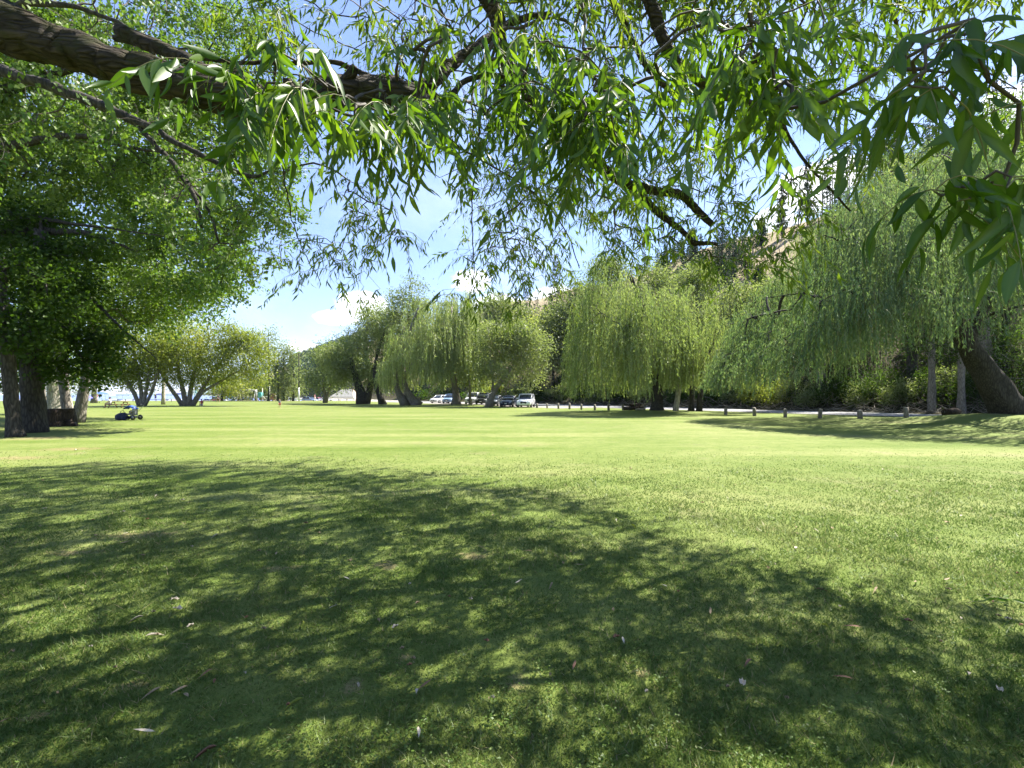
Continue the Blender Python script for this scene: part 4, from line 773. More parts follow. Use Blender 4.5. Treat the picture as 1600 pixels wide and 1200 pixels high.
weeping_tree('weeping_willow', 'young pale-stemmed willow leaning right between the two weeping willows', (1055, 642), 39.0, [[(1055, 642, 9), (1058, 625, 8), (1061, 605, 7), (1066, 580, 5), (1068, 560, 3)]], [],
    [(1052, 575, 612), (1062, 548, 608), (1075, 552, 600), (1082, 580, 600)], 1.4, 22, 12, 'leaf_weep', 'bark_pale', .18, .038, 10, (.8, 2.5), seed=5.0, drape_r=.25, tint0=.15)
# ------------------------------------------------------------------ the big willow at the right
weeping_tree('weeping_willow', 'huge blue-green weeping willow at the right, massive trunk leaning left from a mound', (1590, 646), 25.3,
    [[(1592, 651, 48), (1570, 630, 38), (1549, 598, 33), (1531, 570, 29), (1513, 540, 27), (1497, 510, 25), (1484, 482, 22)]],
    [[(1492, 503, 20), (1450, 503, 15), (1420, 496, 13), (1380, 492, 12), (1340, 488, 11), (1300, 474, 8), (1260, 462, 5), (1200, 470, 3)],
     [(1486, 488, 18), (1450, 450, 15), (1410, 425, 13), (1370, 405, 11), (1330, 385, 8), (1290, 370, 5)], [(1484, 484, 18), (1474, 430, 15), (1462, 370, 13), (1446, 310, 10), (1420, 250, 6)],
     [(1511, 534, 18), (1545, 470, 14), (1580, 400, 11), (1620, 320, 8), (1650, 270, 5)], [(1462, 370, 9), (1500, 310, 7), (1530, 250, 5)], [(1418, 428, 8), (1390, 350, 6), (1370, 290, 4)], [(1500, 512, 10), (1520, 500, 8), (1600, 480, 6, 22), (1680, 470, 4, 21)]],
    [(1136, 575, 614), (1150, 545, 616), (1180, 500, 600), (1215, 450, 572), (1250, 402, 566), (1285, 350, 560), (1320, 298, 566), (1360, 258, 570), (1400, 228, 596), (1440, 216, 606), (1490, 224, 596), (1540, 240, 470), (1600, 262, 430), (1680, 300, 470), (1740, 380, 520)],
    8.0, 760, 11, 'leaf_weep_cool', 'bark_dark', .16, .034, 20, (1.2, 4.6), seed=2.4, drape_r=.45, upper=.62, tint0=0, bough=.12)
# ------------------------------------------------------------------ trees and brush on the bank across the road
def onbank(px, o):                                     # distance at which the view ray through px crosses offset o
    return o / ((px - PCX) / FOC * EO[0] + EO[1])
BT = 'trees on the bank across the road'
def bank_tree(px, o, top, rx, leafmat, bark, lab, dia, nl, seed, lean=0, blobs=None, tint0=0.0, nc=260):
    d = onbank(px, o); b = XY(px, d); pb = HOR - (float(H(*b)) - CAMZ) / d * FOC; hh = pb - top
    bl = blobs or [(px + lean * .6, top + hh * .22, rx * .8, hh * .2), (px + lean - rx * .3, top + hh * .4, rx, hh * .17), (px + lean + rx * .4, top + hh * .5, rx * .8, hh * .15), (px + lean * .5, top + hh * .1, rx * .5, hh * .12), (px - rx * .5, top + hh * .62, rx * .6, hh * .1)]
    return broad_tree('bank_tree', lab, (px, pb), d, [[(px, pb + 2, dia), (px + lean * .2, pb - hh * .3, dia * .8), (px + lean * .6, pb - hh * .6, dia * .55), (px + lean, top + hh * .12, dia * .2)]], bl, leafmat, bark, nc, int(nl * 1.5), max(.17, d * .0048), max(.08, d * .0022), BT, spread=d * .014, seed=seed, tint0=tint0, shell=.35)
for a in [(864, 54, 490, 26, 'leaf_olive', 'bark_dark', 'slender tree with a visible bare trunk right of the white car', 5, 8000, 1.1), (838, 58, 500, 30, 'leaf_yellow', 'bark_grey', 'rounded yellow-green tree directly behind the white car', 6, 9000, 2.1),
          (905, 60, 440, 30, 'leaf_olive', 'bark_grey', 'tall pale-leaved tree behind the left edge of the stout-trunked weeping willow', 7, 9000, 3.2), (960, 58, 404, 40, 'leaf_olive', 'bark_grey', 'tall pale tree showing above the stout-trunked weeping willow', 8, 11000, 4.1),
          (1020, 60, 420, 38, 'leaf_olive', 'bark_dark', 'olive tree seen between the tops of the two middle weeping willows', 8, 10000, 5.3), (1090, 58, 418, 40, 'leaf_olive', 'bark_grey', 'olive tree behind the two-stemmed weeping willow', 8, 9000, 6.7), (1150, 57, 450, 34, 'leaf_olive', 'bark_grey', 'light green tree in the gap left of the huge willow', 7, 8000, 7.4),
          (1282, 53, 370, 44, 'leaf_olive', 'bark_grey', 'bare grey-trunked tree half hidden behind the left side of the huge willow', 13, 8000, 8.8), (1425, 54, 240, 70, 'leaf_olive', 'bark_dark', 'tall shaded tree behind the middle of the huge willow', 14, 9000, 9.1),
          (1456, 50.2, 330, 46, 'leaf_dark', 'bark_grey', 'pale trunk lit down its right side beyond the last bollard', 10, 6000, 10.4), (1502, 49.8, 320, 50, 'leaf_dark', 'bark_grey', 'pale-edged trunk beside the cut log, left of the huge leaning trunk', 10, 6000, 11.7),
          (1533, 56, 180, 70, 'leaf_cotton', 'bark_grey', 'thick grey trunk seen behind the huge leaning trunk', 22, 11000, 12.2), (1571, 58, 150, 60, 'leaf_cotton', 'bark_dark', 'thin black upright trunk near the right edge', 9, 9000, 13.9), (1640, 55, 200, 80, 'leaf_cotton', 'bark_dark', 'dark tree at the right edge beyond the huge willow', 16, 9000, 14.6),
          (1330, 60, 330, 50, 'leaf_olive', 'bark_dark', 'shaded tree behind the left limb of the huge willow', 11, 8000, 15.3), (1215, 60, 440, 36, 'leaf_olive', 'bark_dark', 'pale tree on the slope at the left shoulder of the huge willow', 8, 8000, 16.0),
          (775, 66, 470, 34, 'leaf_olive', 'bark_grey', 'grey-green tree above the parked dark cars', 6, 8000, 17.2), (812, 74, 486, 26, 'leaf_olive', 'bark_grey', 'distant pale tree over the dark sedan', 5, 6000, 18.0), (690, 62, 520, 40, 'leaf_olive', 'bark_dark', 'tree hidden behind the weeping curtains beside the lot', 6, 6000, 19.0)]:
    bank_tree(*a)
CG = 'conifers on the hillside'
for px, o, hgt, w, lab, sd in [(1128, 84, 17, 5.6, 'tall dark spruce standing on the skyline of the dry slope', 1), (1190, 100, 7, 3.4, 'small dark conifer on the skyline right of the tall spruce', 2), (1084, 104, 9, 3.0, 'small conifer on the skyline left of the tall spruce', 3), (1222, 104, 12, 3.6, 'thin ragged conifer on the ridge behind the hanging shoots', 4),
                               (1262, 108, 15, 4.0, 'tall thin conifer on the ridge above the huge willow', 5), (1185, 78, 4, 3.4, 'low dark juniper on the bare brown slope', 6), (886, 56, 9, 5.0, 'dark drooping spruce by the road right of the white car', 7), (870, 84, 20, 7, 'blue-green spruce above the slender bare-trunked tree', 8),
                               (1505, 76, 26, 6, 'black-green tall conifer high at the right', 9), (1475, 90, 24, 6, 'tall conifer just left of the black-green one', 10), (1560, 84, 24, 7, 'large conifer at the upper right edge', 11), (1600, 72, 20, 6, 'conifer cut by the right edge of the view', 12), (1400, 96, 18, 6, 'conifer on the ridge hidden behind the top of the huge willow', 13), (1040, 92, 10, 4, 'short conifer above the two middle weeping willows', 14)]:
    d = onbank(px, o); b = XY(px, d); pb = HOR - (float(H(*b)) - CAMZ) / d * FOC
    conifer('spruce_tree', lab, (px, pb), d, pb - hgt / d * FOC, w / d * FOC, n=24, nl=46, trunk=max(2, .4 / d * FOC), seed=sd, group=CG, bare=.06 if o < 90 else .14)
# shrubs along the foot of the bank
SG = 'shrubs along the foot of the bank'
SHR = [(770, 52, 3.2, 'leaf_yellow', 'bright green shrub between the parked van and hatchback'), (812, 51.5, 2.8, 'leaf_olive', 'olive shrub behind the dark sedan'), (846, 51.2, 2.6, 'leaf_dark', 'dark shrub just right of the white car'), (876, 52, 2.8, 'leaf_olive', 'greyish shrub at the foot of the dark drooping spruce'), (903, 52.5, 3.0, 'leaf_dark', 'dark shrub at the left edge of the stout-trunked weeping willow'),
       (938, 51.5, 2.2, 'leaf_olive', 'low olive shrub behind the short bollards left of the log pile'), (972, 52, 2.6, 'leaf_dark', 'dark shrub above the log pile'), (1003, 52, 2.4, 'leaf_olive', 'low shrub left of the stout willow trunk'), (1062, 52, 2.6, 'leaf_dark', 'dark shrub seen between the thin willow stems'), (1110, 51.6, 2.4, 'leaf_dark', 'dark shrub right of the thin willow stems'),
       (1150, 51.8, 2.4, 'leaf_olive', 'twiggy shrub left of the yellow-green bush'), (1180, 51.3, 2.6, 'leaf_yellow', 'sunlit bush at the left tip of the huge willow'), (1212, 51.5, 3.2, 'leaf_yellow', 'yellow-green bush between the third and fourth bollards from the right'), (1246, 52.3, 3.4, 'leaf_olive', 'tallest pale green bush beneath the huge willow'), (1272, 51.0, 2.0, 'leaf_olive', 'low brush at the foot of the bare grey trunk'),
       (1305, 51.8, 2.6, 'leaf_dark', 'shaded shrub right of the bare grey trunk'), (1340, 51.5, 2.4, 'leaf_olive', 'shaded shrub behind the second bollard from the right'), (1372, 52.5, 2.8, 'leaf_dark', 'dark brush under the long horizontal limb'), (1405, 51.5, 2.2, 'leaf_olive', 'low brush behind the rightmost bollard'), (1440, 53, 2.8, 'leaf_dark', 'dark brush left of the pale trunk'),
       (1480, 53, 2.6, 'leaf_olive', 'brush between the two pale-edged trunks'), (1522, 53, 2.6, 'leaf_dark', 'dark brush left of the leaning trunk'), (1560, 56, 3.6, 'leaf_cotton', 'sunlit green bush above the leaning trunk'), (1600, 54, 3.6, 'leaf_cotton', 'bright bush at the right edge of the view'), (1590, 50.5, 2.2, 'leaf_dark', 'dark brush behind the base of the leaning trunk'),
       (1325, 60, 3.6, 'leaf_olive', 'grey-green thicket up the slope under the huge willow'), (1390, 62, 3.8, 'leaf_olive', 'pale thicket up the slope in the middle of the huge willow'), (1250, 62, 3.6, 'leaf_yellow', 'sunlit thicket up the slope at the left of the huge willow'), (1130, 66, 3.6, 'leaf_olive', 'pale thicket up the slope between the weeping willows'), (1200, 72, 3.2, 'leaf_olive', 'grey bush on the bare brown slope'),
       (1460, 66, 4.0, 'leaf_olive', 'thicket up the slope right of the huge willow limbs'), (1545, 70, 4.2, 'leaf_cotton', 'thicket high on the slope near the right edge'), (820, 62, 3.2, 'leaf_olive', 'pale thicket behind the shrub row over the sedan'), (935, 66, 3.4, 'leaf_olive', 'thicket behind the stout-trunked weeping willow'), (1045, 68, 3.6, 'leaf_olive', 'thicket on the slope between the middle willows')]
for i, (px, o, h, mt, lab) in enumerate(SHR):
    d = onbank(px, o); b = XY(px, d); z0 = float(H(*b)); pz = lambda z: HOR - (z - CAMZ) / d * FOC
    rp = h * .62 / d * FOC
    t = thing('shrub', lab, 'shrub', (b[0], b[1], z0), SG); sb = Buf()
    C, U = in_blobs([(px, pz(z0 + h * .5), rp, h * .48 / d * FOC), (px - rp * .5, pz(z0 + h * .35), rp * .7, h * .34 / d * FOC), (px + rp * .5, pz(z0 + h * .62), rp * .6, h * .32 / d * FOC)], d, 90, shell=.4)
    for p, r in grow([np.array([[b[0], b[1], z0 - .1], [b[0], b[1], z0 + .3]])], C[:26], step=.3, rmin=.008, sag=.1, jit=.16): tube(sb, p, r, 3, .5, cap=False)
    obj('stems', sb, M['twig_pale'], t)['kind'] = 'stuff'
    n = 2600 if o < 58 else 2200; ci = R.integers(0, 90, n); L = max(.13, d * .0038) * (.6 + .7 * R.random(n)); lb = Buf()
    leaves(lb, C[ci] + rnd3(n) * .24, U[ci] * .6 + rnd3(n) * .8, rnd3(n) * .7 + np.array([0, 0, .8]), L, L * .48, T_FAR, np.clip(clump_tint(C[ci], .5, i) + .14 * R.normal(size=n), 0, 1))
    obj('foliage', lb, M[mt], t, smooth=False)
# dead sticks and litter on the bank
n = 1500; px = 760 + 900 * R.random(n); o = 49.4 + 9 * R.random(n) ** 1.3; d = np.array([onbank(a, b) for a, b in zip(px, o)]); X = (px - PCX) / FOC * d; sb = Buf()
for i in range(n):
    L = .5 + 1.5 * R.random(); a = R.random() * 6.283; u = np.array([math.cos(a), math.sin(a), .15 + .5 * R.random() ** 2]) * L; q = np.array([X[i], d[i], float(H(X[i], d[i])) + .03])
    tube(sb, [q, q + u * .5 + rnd3(1)[0] * .12 * L, q + u], [.022, .016, .006], 3, .5, cap=False)
tag(obj('brushwood', sb, M['twig_pale']), 'dead grey sticks and fallen branches littering the foot of the bank', 'brushwood', kind='stuff')
# tangled undergrowth covering the lower slope
n = 3300; px = 610 + 1110 * R.random(n); o = 51.0 + 32 * R.random(n) ** 1.6; d = np.array([onbank(a, b) for a, b in zip(px, o)]); ok = (d < 130); px, o, d = px[ok], o[ok], d[ok]; X = (px - PCX) / FOC * d; Z = H(X, d)
mask = np.sin(X * .31 + 1) * np.sin(d * .23) + .5 * np.sin(X * .83 + d * .6) + .5 * R.normal(size=len(X)) > -.95
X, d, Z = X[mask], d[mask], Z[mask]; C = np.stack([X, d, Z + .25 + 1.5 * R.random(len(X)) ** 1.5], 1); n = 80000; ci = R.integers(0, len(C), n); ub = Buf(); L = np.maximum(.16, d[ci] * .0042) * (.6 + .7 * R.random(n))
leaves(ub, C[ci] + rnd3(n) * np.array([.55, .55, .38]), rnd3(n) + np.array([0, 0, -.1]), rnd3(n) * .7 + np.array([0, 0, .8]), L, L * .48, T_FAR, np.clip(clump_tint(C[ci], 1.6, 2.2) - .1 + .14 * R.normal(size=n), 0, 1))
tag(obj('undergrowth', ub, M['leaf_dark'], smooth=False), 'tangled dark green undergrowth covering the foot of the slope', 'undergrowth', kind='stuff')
# woodland on the upper slope behind the huge willow: reads as one mass
n = 350; px = np.r_[1275 + 420 * R.random(180), 740 + 360 * R.random(130), 1075 + 110 * R.random(40)]; o = np.r_[66 + 46 * R.random(180), 72 + 44 * R.random(130), 74 + 38 * R.random(40)]; d = np.array([onbank(a, b) for a, b in zip(px, o)]); X = (px - PCX) / FOC * d; wb = Buf(); kb = Buf()
for i in range(n):
    if math.sin(px[i] * .021 + o[i] * .1) < -.45: continue
    z = float(H(X[i], d[i])); h = (8 + 9 * R.random()) * (1 if px[i] > 1200 else .42); k = 260; f = .12 + .88 * R.random(k) ** .9; rr = ((1 - f) * h * .17 + .25) * (.5 + .5 * R.random()); a = R.random(k) * 6.283
    P = np.stack([X[i] + np.cos(a) * rr * R.random(k) ** .6, d[i] + np.sin(a) * rr * R.random(k) ** .6, z + h * f], 1); L = .62 * (.6 + .7 * R.random(k))
    leaves(wb, P, np.stack([np.cos(a), np.sin(a), -.35 + 0 * a], 1) + rnd3(k) * .35, rnd3(k) + np.array([0, 0, 1]), L, L * .34, T_FAR, np.clip(.45 + .2 * R.normal() + .15 * R.normal(size=k), 0, 1))
    tube(kb, [(X[i], d[i], z - .3), (X[i] + .1, d[i], z + h * .97)], [.17, .03], 5, .5, cap=False)
wo = tag(obj('hillside_wood', wb, M['leaf_spruce'], smooth=False), 'dense pine wood on the slope behind the huge willow', 'wood', kind='stuff'); obj('trunks', kb, M['bark_grey'], wo)['kind'] = 'stuff'
# far wooded slope beyond the parking area
n = 1500; px = 455 + 115 * R.random(n); o = 60 + 60 * R.random(n); d = np.array([min(onbank(a, b), 900) for a, b in zip(px, o)]); X = (px - PCX) / FOC * d; lb = Buf()
for i in range(n):
    z = float(H(X[i], d[i])); h = 7 + 7 * R.random(); k = 34; f = R.random(k) ** .8; rr = (1 - f) * h * .2 + .3; a = R.random(k) * 6.283
    P = np.stack([X[i] + np.cos(a) * rr * R.random(k), d[i] + np.sin(a) * rr * R.random(k), z + h * f], 1); L = 2.6 * (.6 + .6 * R.random(k))
    leaves(lb, P, np.stack([np.cos(a), np.sin(a), -.5 + 0 * a], 1), rnd3(k) + np.array([0, 0, 1]), L, L * .5, T_FAR, np.clip(.45 + .2 * R.normal() + .15 * R.normal(size=k), 0, 1))
tag(obj('far_wood', lb, M['leaf_spruce'], smooth=False), 'far dark wooded slope seen beyond the tall pole', 'wood', kind='stuff')
# ------------------------------------------------------------------ bollards
M['post'] = bark_mat('weathered_wood', (.085, .075, .06), (.27, .24, .19), 14, None, .12, .7, .015)
ORD = ['last', 'second', 'third', 'fourth', 'fifth', 'sixth', 'seventh', 'eighth', 'ninth', 'tenth', 'eleventh', 'twelfth', 'thirteenth', 'fourteenth', 'fifteenth', 'sixteenth', 'seventeenth', 'eighteenth', 'nineteenth', 'twentieth']
PX = [1416, 1344, 1281, 1227, 1179, 1134, 1007, 974, 951, 929.5, 908.5, 890, 872.6, 855, 839, 825, 810, 797, 785, 772]
LBL = {0: 'grey wooden bollard in shade, nearest the viewer at the right end of the row', 1: 'second bollard from the right end, tilted, its right edge lit', 6: 'bollard half hidden behind the log pile, left of the stout willow trunk', 7: 'leaning bollard just left of the log pile',
       5: 'sunlit bollard nearest the thin-stemmed weeping willow on its right', 14: 'bollard at the right rear corner of the white car', 15: 'bollard in front of the white car, right headlamp side', 16: 'bollard in front of the white car, left headlamp side', 17: 'bollard in the gap between the white car and the dark sedan', 18: 'bollard in front of the dark blue sedan', 19: 'bollard in front of the dark hatchback, left end of the row'}
for i, px in enumerate(PX):
    d = 34.2 / ((px - PCX) / FOC * EO[0] + EO[1]); x, y = XY(px, d); z = float(H(x, y)); h = .60 + .05 * R.normal(); r = .115 + .012 * R.normal()
    tl = np.array([.05 * R.normal(), .05 * R.normal()]) + (np.array([-.10, 0]) if i in (1, 7) else 0)
    t = thing('bollard', LBL.get(i, 'weathered bollard, %s from the right end of the row along the road' % ORD[i]), 'bollard', (x, y, z), 'wooden bollards between lawn and road')
    b = Buf(); q = np.array([[x, y, z - .15], [x, y, z + .02], [x, y, z + h * .5], [x, y, z + h - .03]]); q[:, :2] += tl * (q[:, 2:] - z)
    tube(b, q, [r * 1.04, r * 1.02, r, r * .98], 12, .5, lump=.03, seed=i); obj('post', b, M['post'], t)
    b = Buf(); tube(b, [q[-1] + [0, 0, .001], q[-1] + [tl[0] * .03, tl[1] * .03, .02], q[-1] + [tl[0] * .045, tl[1] * .045, .045]], [r * .99, r * .93, r * .6], 12, .8); obj('cap', b, M['bark_pale'], t)

# ------------------------------------------------------------------ stumps, logs
def stump(label, px, py, d, rw, h, seed, mat='bark_dark', flare=.25, root=True):
    x, y = XY(px, d); z = float(H(x, y)); t = thing('tree_stump', label, 'stump', (x, y, z)); b = Buf()
    zz = np.linspace(-.15, h, 9); pts = np.stack([x + 0 * zz, y + 0 * zz, z + zz], 1); tube(b, pts, rw * (1 + .06 * zz / h + flare * np.exp(-np.maximum(zz, 0) / .18)), 22, .4, lump=.16, seed=seed)
    if root:
        for a in (-.2, 2.6, 4.3): u = np.array([math.cos(a), math.sin(a), 0]); tube(b, [np.array([x, y, z + .16]) + u * rw * .8, np.array([x, y, z + .09]) + u * rw * 1.5, np.array([x, y, z - .03]) + u * rw * 2.3], [.17 * rw / .5, .12 * rw / .5, .04], 8, .4, lump=.15)
    obj('trunk_base', b, M[mat], t); b = Buf(); tube(b, [(x, y, z + h + .004), (x, y, z + h + .012)], rw * .97, 22, .8, lump=.16, seed=seed); obj('cut_face', b, M['bark_grey'], t)
M['wood_black'] = bark_mat('black_wood', (.006, .005, .004), (.055, .040, .030), 9)  # near-black wood colour of the stump and dark logs
stump('broad black stump in the grass between the two left trunks', 94, 665, 23.2, .52, .88, 2.0, 'wood_black')
# cut log end by the road at the right
x, y = XY(1489, 28.5); z = float(H(x, y)); t = thing('cut_log', 'short cut log lying at the road edge beneath the huge willow, brown sawn end', 'log', (x, y, z)); b = Buf()
tube(b, [(x - .55, y - .1, z + .22), (x, y + .05, z + .24), (x + .45, y + .2, z + .25)], [.25, .27, .24], 14, .3, lump=.12, seed=2); obj('log', b, M['wood_black'], t)
b = Buf(); tube(b, [(x + .455, y + .2, z + .25), (x + .47, y + .207, z + .25)], .23, 14, .8, lump=.1, seed=2); obj('sawn_face', b, M['bark_pale'], t)
# pile of dark logs left of the stout willow
x0, y0 = XY(991, 42.6); z0 = float(H(x0, y0)); LG = 'logs of the dark pile by the bollards'
for k, (dx, dy, dz, L, a, r, lab) in enumerate([(-.25, 0, .19, 1.5, .12, .19, 'dark log at the front left of the pile by the bollards'), (.35, .25, .17, 1.2, -.25, .17, 'dark log at the rear right of the pile by the bollards'), (.12, .12, .48, 1.1, .35, .15, 'log lying on top of the dark pile by the bollards'), (.5, -.3, .1, .9, .05, .09, 'pale thin branch lying in front of the dark log pile')]):
    u = np.array([math.cos(a), math.sin(a), .04]); c = np.array([x0 + dx, y0 + dy, z0 + dz]); b = Buf()
    tube(b, [c - u * L / 2, c - u * L * .15, c + u * L * .2, c + u * L / 2], [r * .9, r, r * .97, r * .85], 10, .3, lump=.16, seed=k); tag(obj('log', b, M['bark_pale' if k == 3 else 'wood_black']), lab, 'log', LG)

# ------------------------------------------------------------------ cars
def paint(name, c, rough=.32, metal=.0): return pbr(name, c, rough, metal, .03, 2.0, coat=.6)
M['glass'] = pbr('car_glass', (.020, .026, .032), .06, 0, .1, 3, spec=.9); M['tyre'] = pbr('tyre_rubber', (.018, .018, .018), .85); M['rim'] = pbr('alloy_rim', (.42, .43, .44), .35, .8)
M['lamp'] = pbr('headlamp_glass', (.62, .64, .66), .1, .3); M['trim'] = pbr('black_trim', (.022, .022, .024), .5); M['plate'] = pbr('plate_white', (.7, .7, .68), .5); M['redlamp'] = pbr('tail_lamp', (.30, .02, .02), .2)
def loft(buf, st, n=20, ex=4.0, tint=.5, mi=0):
    """st: stations (y, halfwidth, z0, z1); rounded-rectangle sections along y"""
    th = (np.arange(n) + .5) / n * 2 * math.pi; c, s = np.cos(th), np.sin(th)
    ux = np.sign(c) * np.abs(c) ** (2 / ex); uz = np.sign(s) * np.abs(s) ** (2 / ex); V = []
    for y, w, z0, z1 in st: V.append(np.stack([ux * w, np.full(n, y), (z0 + z1) / 2 + uz * (z1 - z0) / 2], 1))
    V = np.concatenate(V); m = len(st); k = np.arange(n); k2 = (k + 1) % n
    F = np.concatenate([np.stack([i * n + k, (i + 1) * n + k, (i + 1) * n + k2, i * n + k2], 1) for i in range(m - 1)])
    buf.add(V, [F, np.array([k]), np.array([((m - 1) * n + k)[::-1]])], tint, mi)
def car(label, px, d, rz, col, kind='suv', rough=.32, group=None, z=None, name='parked_car', detail=True):
    x, y = XY(px, d); zz = float(H(x, y)) + .02 if z is None else z
    t = thing(name, label, 'car', (x, y, zz), group, rz); L = {'suv': 4.7, 'sedan': 4.7, 'hatch': 4.3, 'van': 4.9, 'pickup': 5.4}[kind]; hw = .93 if kind in ('suv', 'van', 'pickup') else .89
    gc = .22 if kind in ('suv', 'pickup', 'van') else .17; hood = {'suv': 1.02, 'sedan': .86, 'hatch': .90, 'van': 1.02, 'pickup': 1.12}[kind]; roof = {'suv': 1.68, 'sedan': 1.42, 'hatch': 1.48, 'van': 1.78, 'pickup': 1.86}[kind]; h = L / 2
    b = Buf()      # front is -y
    loft(b, [(-h, hw * .72, gc + .12, hood * .68), (-h + .06, hw * .86, gc + .04, hood * .80), (-h + .3, hw * .96, gc, hood * .90), (-h + .9, hw, gc, hood * .985), (-h + 1.5, hw, gc, hood * 1.03), (0, hw, gc, hood * 1.06), (h - .9, hw, gc, hood * 1.08), (h - .25, hw * .97, gc, hood * 1.06), (h - .04, hw * .88, gc + .08, hood * .98), (h, hw * .8, gc + .16, hood * .9)], 24, 5)
    body = obj('body', b, col, t, local=True)
    f0, f1, r1, r0 = {'suv': (-h + 1.25, -h + 2.0, h - .75, h - .12), 'sedan': (-h + 1.35, -h + 2.2, h - 1.55, h - .75), 'hatch': (-h + 1.1, -h + 1.95, h - .7, h - .1), 'van': (-h + .95, -h + 1.75, h - .35, h - .06), 'pickup': (-h + 1.45, -h + 2.05, h - 2.15, h - 1.9)}[kind]
    g = Buf(); loft(g, [(f0, hw * .80, hood * .9, hood * 1.04), (f0 + (f1 - f0) * .5, hw * .84, hood * .9, (hood + roof) / 2), (f1, hw * .80, hood * .9, roof - .05), ((f1 + r1) / 2, hw * .80, hood * .9, roof - .02), (r1, hw * .79, hood * .9, roof - .05), ((r1 + r0) / 2, hw * .82, hood * .9, (hood + roof) / 2 + .08), (r0, hw * .8, hood * .9, hood * 1.06)], 24, 5); obj('windows', g, M['glass'], t, local=True)
    rb = Buf(); loft(rb, [(f1 - .06, hw * .70, roof - .08, roof - .015), (f1 + .25, hw * .78, roof - .08, roof + .01), ((f1 + r1) / 2, hw * .79, roof - .07, roof + .025), (r1 - .1, hw * .77, roof - .08, roof + .01), (r1 + .06, hw * .70, roof - .09, roof - .02)], 20, 4)
    for s in (-1, 1):
        for (ya, za), (yb, zb) in [((f0 + .04, hood * 1.02), (f1 + .02, roof - .04)), (((f1 + r1) / 2 - .1, hood * 1.04), ((f1 + r1) / 2, roof - .03)), ((r0 - .06, hood * 1.04), (r1 - .02, roof - .05))]: tube(rb, [(s * hw * .835, ya, za), (s * hw * .855, (ya + yb) / 2, (za + zb) / 2), (s * hw * .79, yb, zb)], .045, 6)
    obj('roof', rb, col, t, local=True)
    for s in (-1, 1):
        hb = Buf(); box(hb, (s * hw * .66, -h + .10, hood * .70), (.34, .16, .15), bev=.05, rz=s * .25); obj('headlight', hb, M['lamp'], t, local=True)
        mb = Buf(); box(mb, (s * (hw + .09), f0 + .35, hood * 1.1), (.2, .12, .15), bev=.05); obj('wing_mirror', mb, col, t, local=True)
        for yw in (-h + .92, h - .95):
            wr = .35 if kind != 'sedan' else .32; w = Buf(); tube(w, [(s * (hw - .2), yw, wr), (s * (hw - .17), yw, wr), (s * (hw - .02), yw, wr), (s * (hw + .015), yw, wr)], [wr * .9, wr, wr, wr * .88], 18); wo = obj('wheel', w, M['tyre'], t, local=True)
            ri = Buf(); tube(ri, [(s * (hw + .005), yw, wr), (s * (hw + .022), yw, wr)], [wr * .66, wr * .58], 14); obj('rim', ri, M['rim'], wo, local=True)
        tl = Buf(); box(tl, (s * hw * .72, h - .05, hood * .82), (.26, .12, .2), bev=.04); obj('tail_light', tl, M['redlamp'], t, local=True)
    gr = Buf(); box(gr, (0, -h + .03, hood * .60), (hw * .85, .12, hood * .24), bev=.05); box(gr, (0, -h + .07, gc + .12), (hw * 1.45, .12, .14), bev=.04); obj('grille', gr, M['trim'], t, local=True)
    pl = Buf(); box(pl, (0, -h - .035, gc + .27), (.32, .02, .12), bev=.005); obj('number_plate', pl, M['plate'], t, local=True)
    return t
CGR = 'cars parked in the lot behind the bollards'; hd = math.radians(-10)
white = paint('white_paint', (.78, .79, .80)); dblue = paint('dark_blue_paint', (.020, .030, .060)); charcoal = paint('charcoal_paint', (.035, .042, .050)); black = paint('black_paint', (.012, .012, .014)); silver = paint('silver_paint', (.42, .44, .46), .3, .4); lblue = paint('light_blue_paint', (.16, .25, .42))
car('white SUV parked facing the lawn, right end of the parked row', 822, 57.5, hd, white, 'suv', group=CGR)
car('dark blue sedan parked next to the white SUV', 795, 60.5, hd, dblue, 'sedan', group=CGR)
car('charcoal hatchback parked behind the slanting olive trunk', 772, 63.5, hd, charcoal, 'hatch', group=CGR)
car('black van parked between the hatchback and the white pickup', 757, 69, hd, black, 'van', group=CGR)
car('white pickup seen between the two thin trunks left of the black van', 741, 72, hd, white, 'pickup', group=CGR)
car('light blue car half hidden by the thick short willow trunk', 704, 82, hd, lblue, 'suv', group=CGR)
car('white car farthest left in the lot, behind the weeping curtain', 687, 86, hd - .3, white, 'hatch', group=CGR)
BC = 'cars parked along the beach'
for px, d, rz, c, k, lab in [(484, 128, 1.3, lblue, 'hatch', 'pale blue car parked by the beach just right of the tall pole'), (497, 133, 1.4, paint('rose_paint', (.42, .12, .16)), 'suv', 'rose-red car parked by the beach left of the pale mound'), (511, 130, 1.5, white, 'sedan', 'white sedan behind the small grey-green tree trunk by the beach'),
                             (440, 129, 1.4, dblue, 'suv', 'dark blue car under the slim cottonwoods by the beach'), (456, 131, 1.6, silver, 'hatch', 'silver car just left of the tall pole'), (388, 132, 1.5, charcoal, 'sedan', 'dark car seen between the swings and the play tower'), (345, 131, 1.4, silver, 'van', 'silver van beyond the walking person'), (327, 134, 1.6, lblue, 'sedan', 'pale blue car seen just left of the walking person')]:
    car(lab, px, d, rz, c, k, group=BC, z=float(H(*XY(px, d))) + .05)

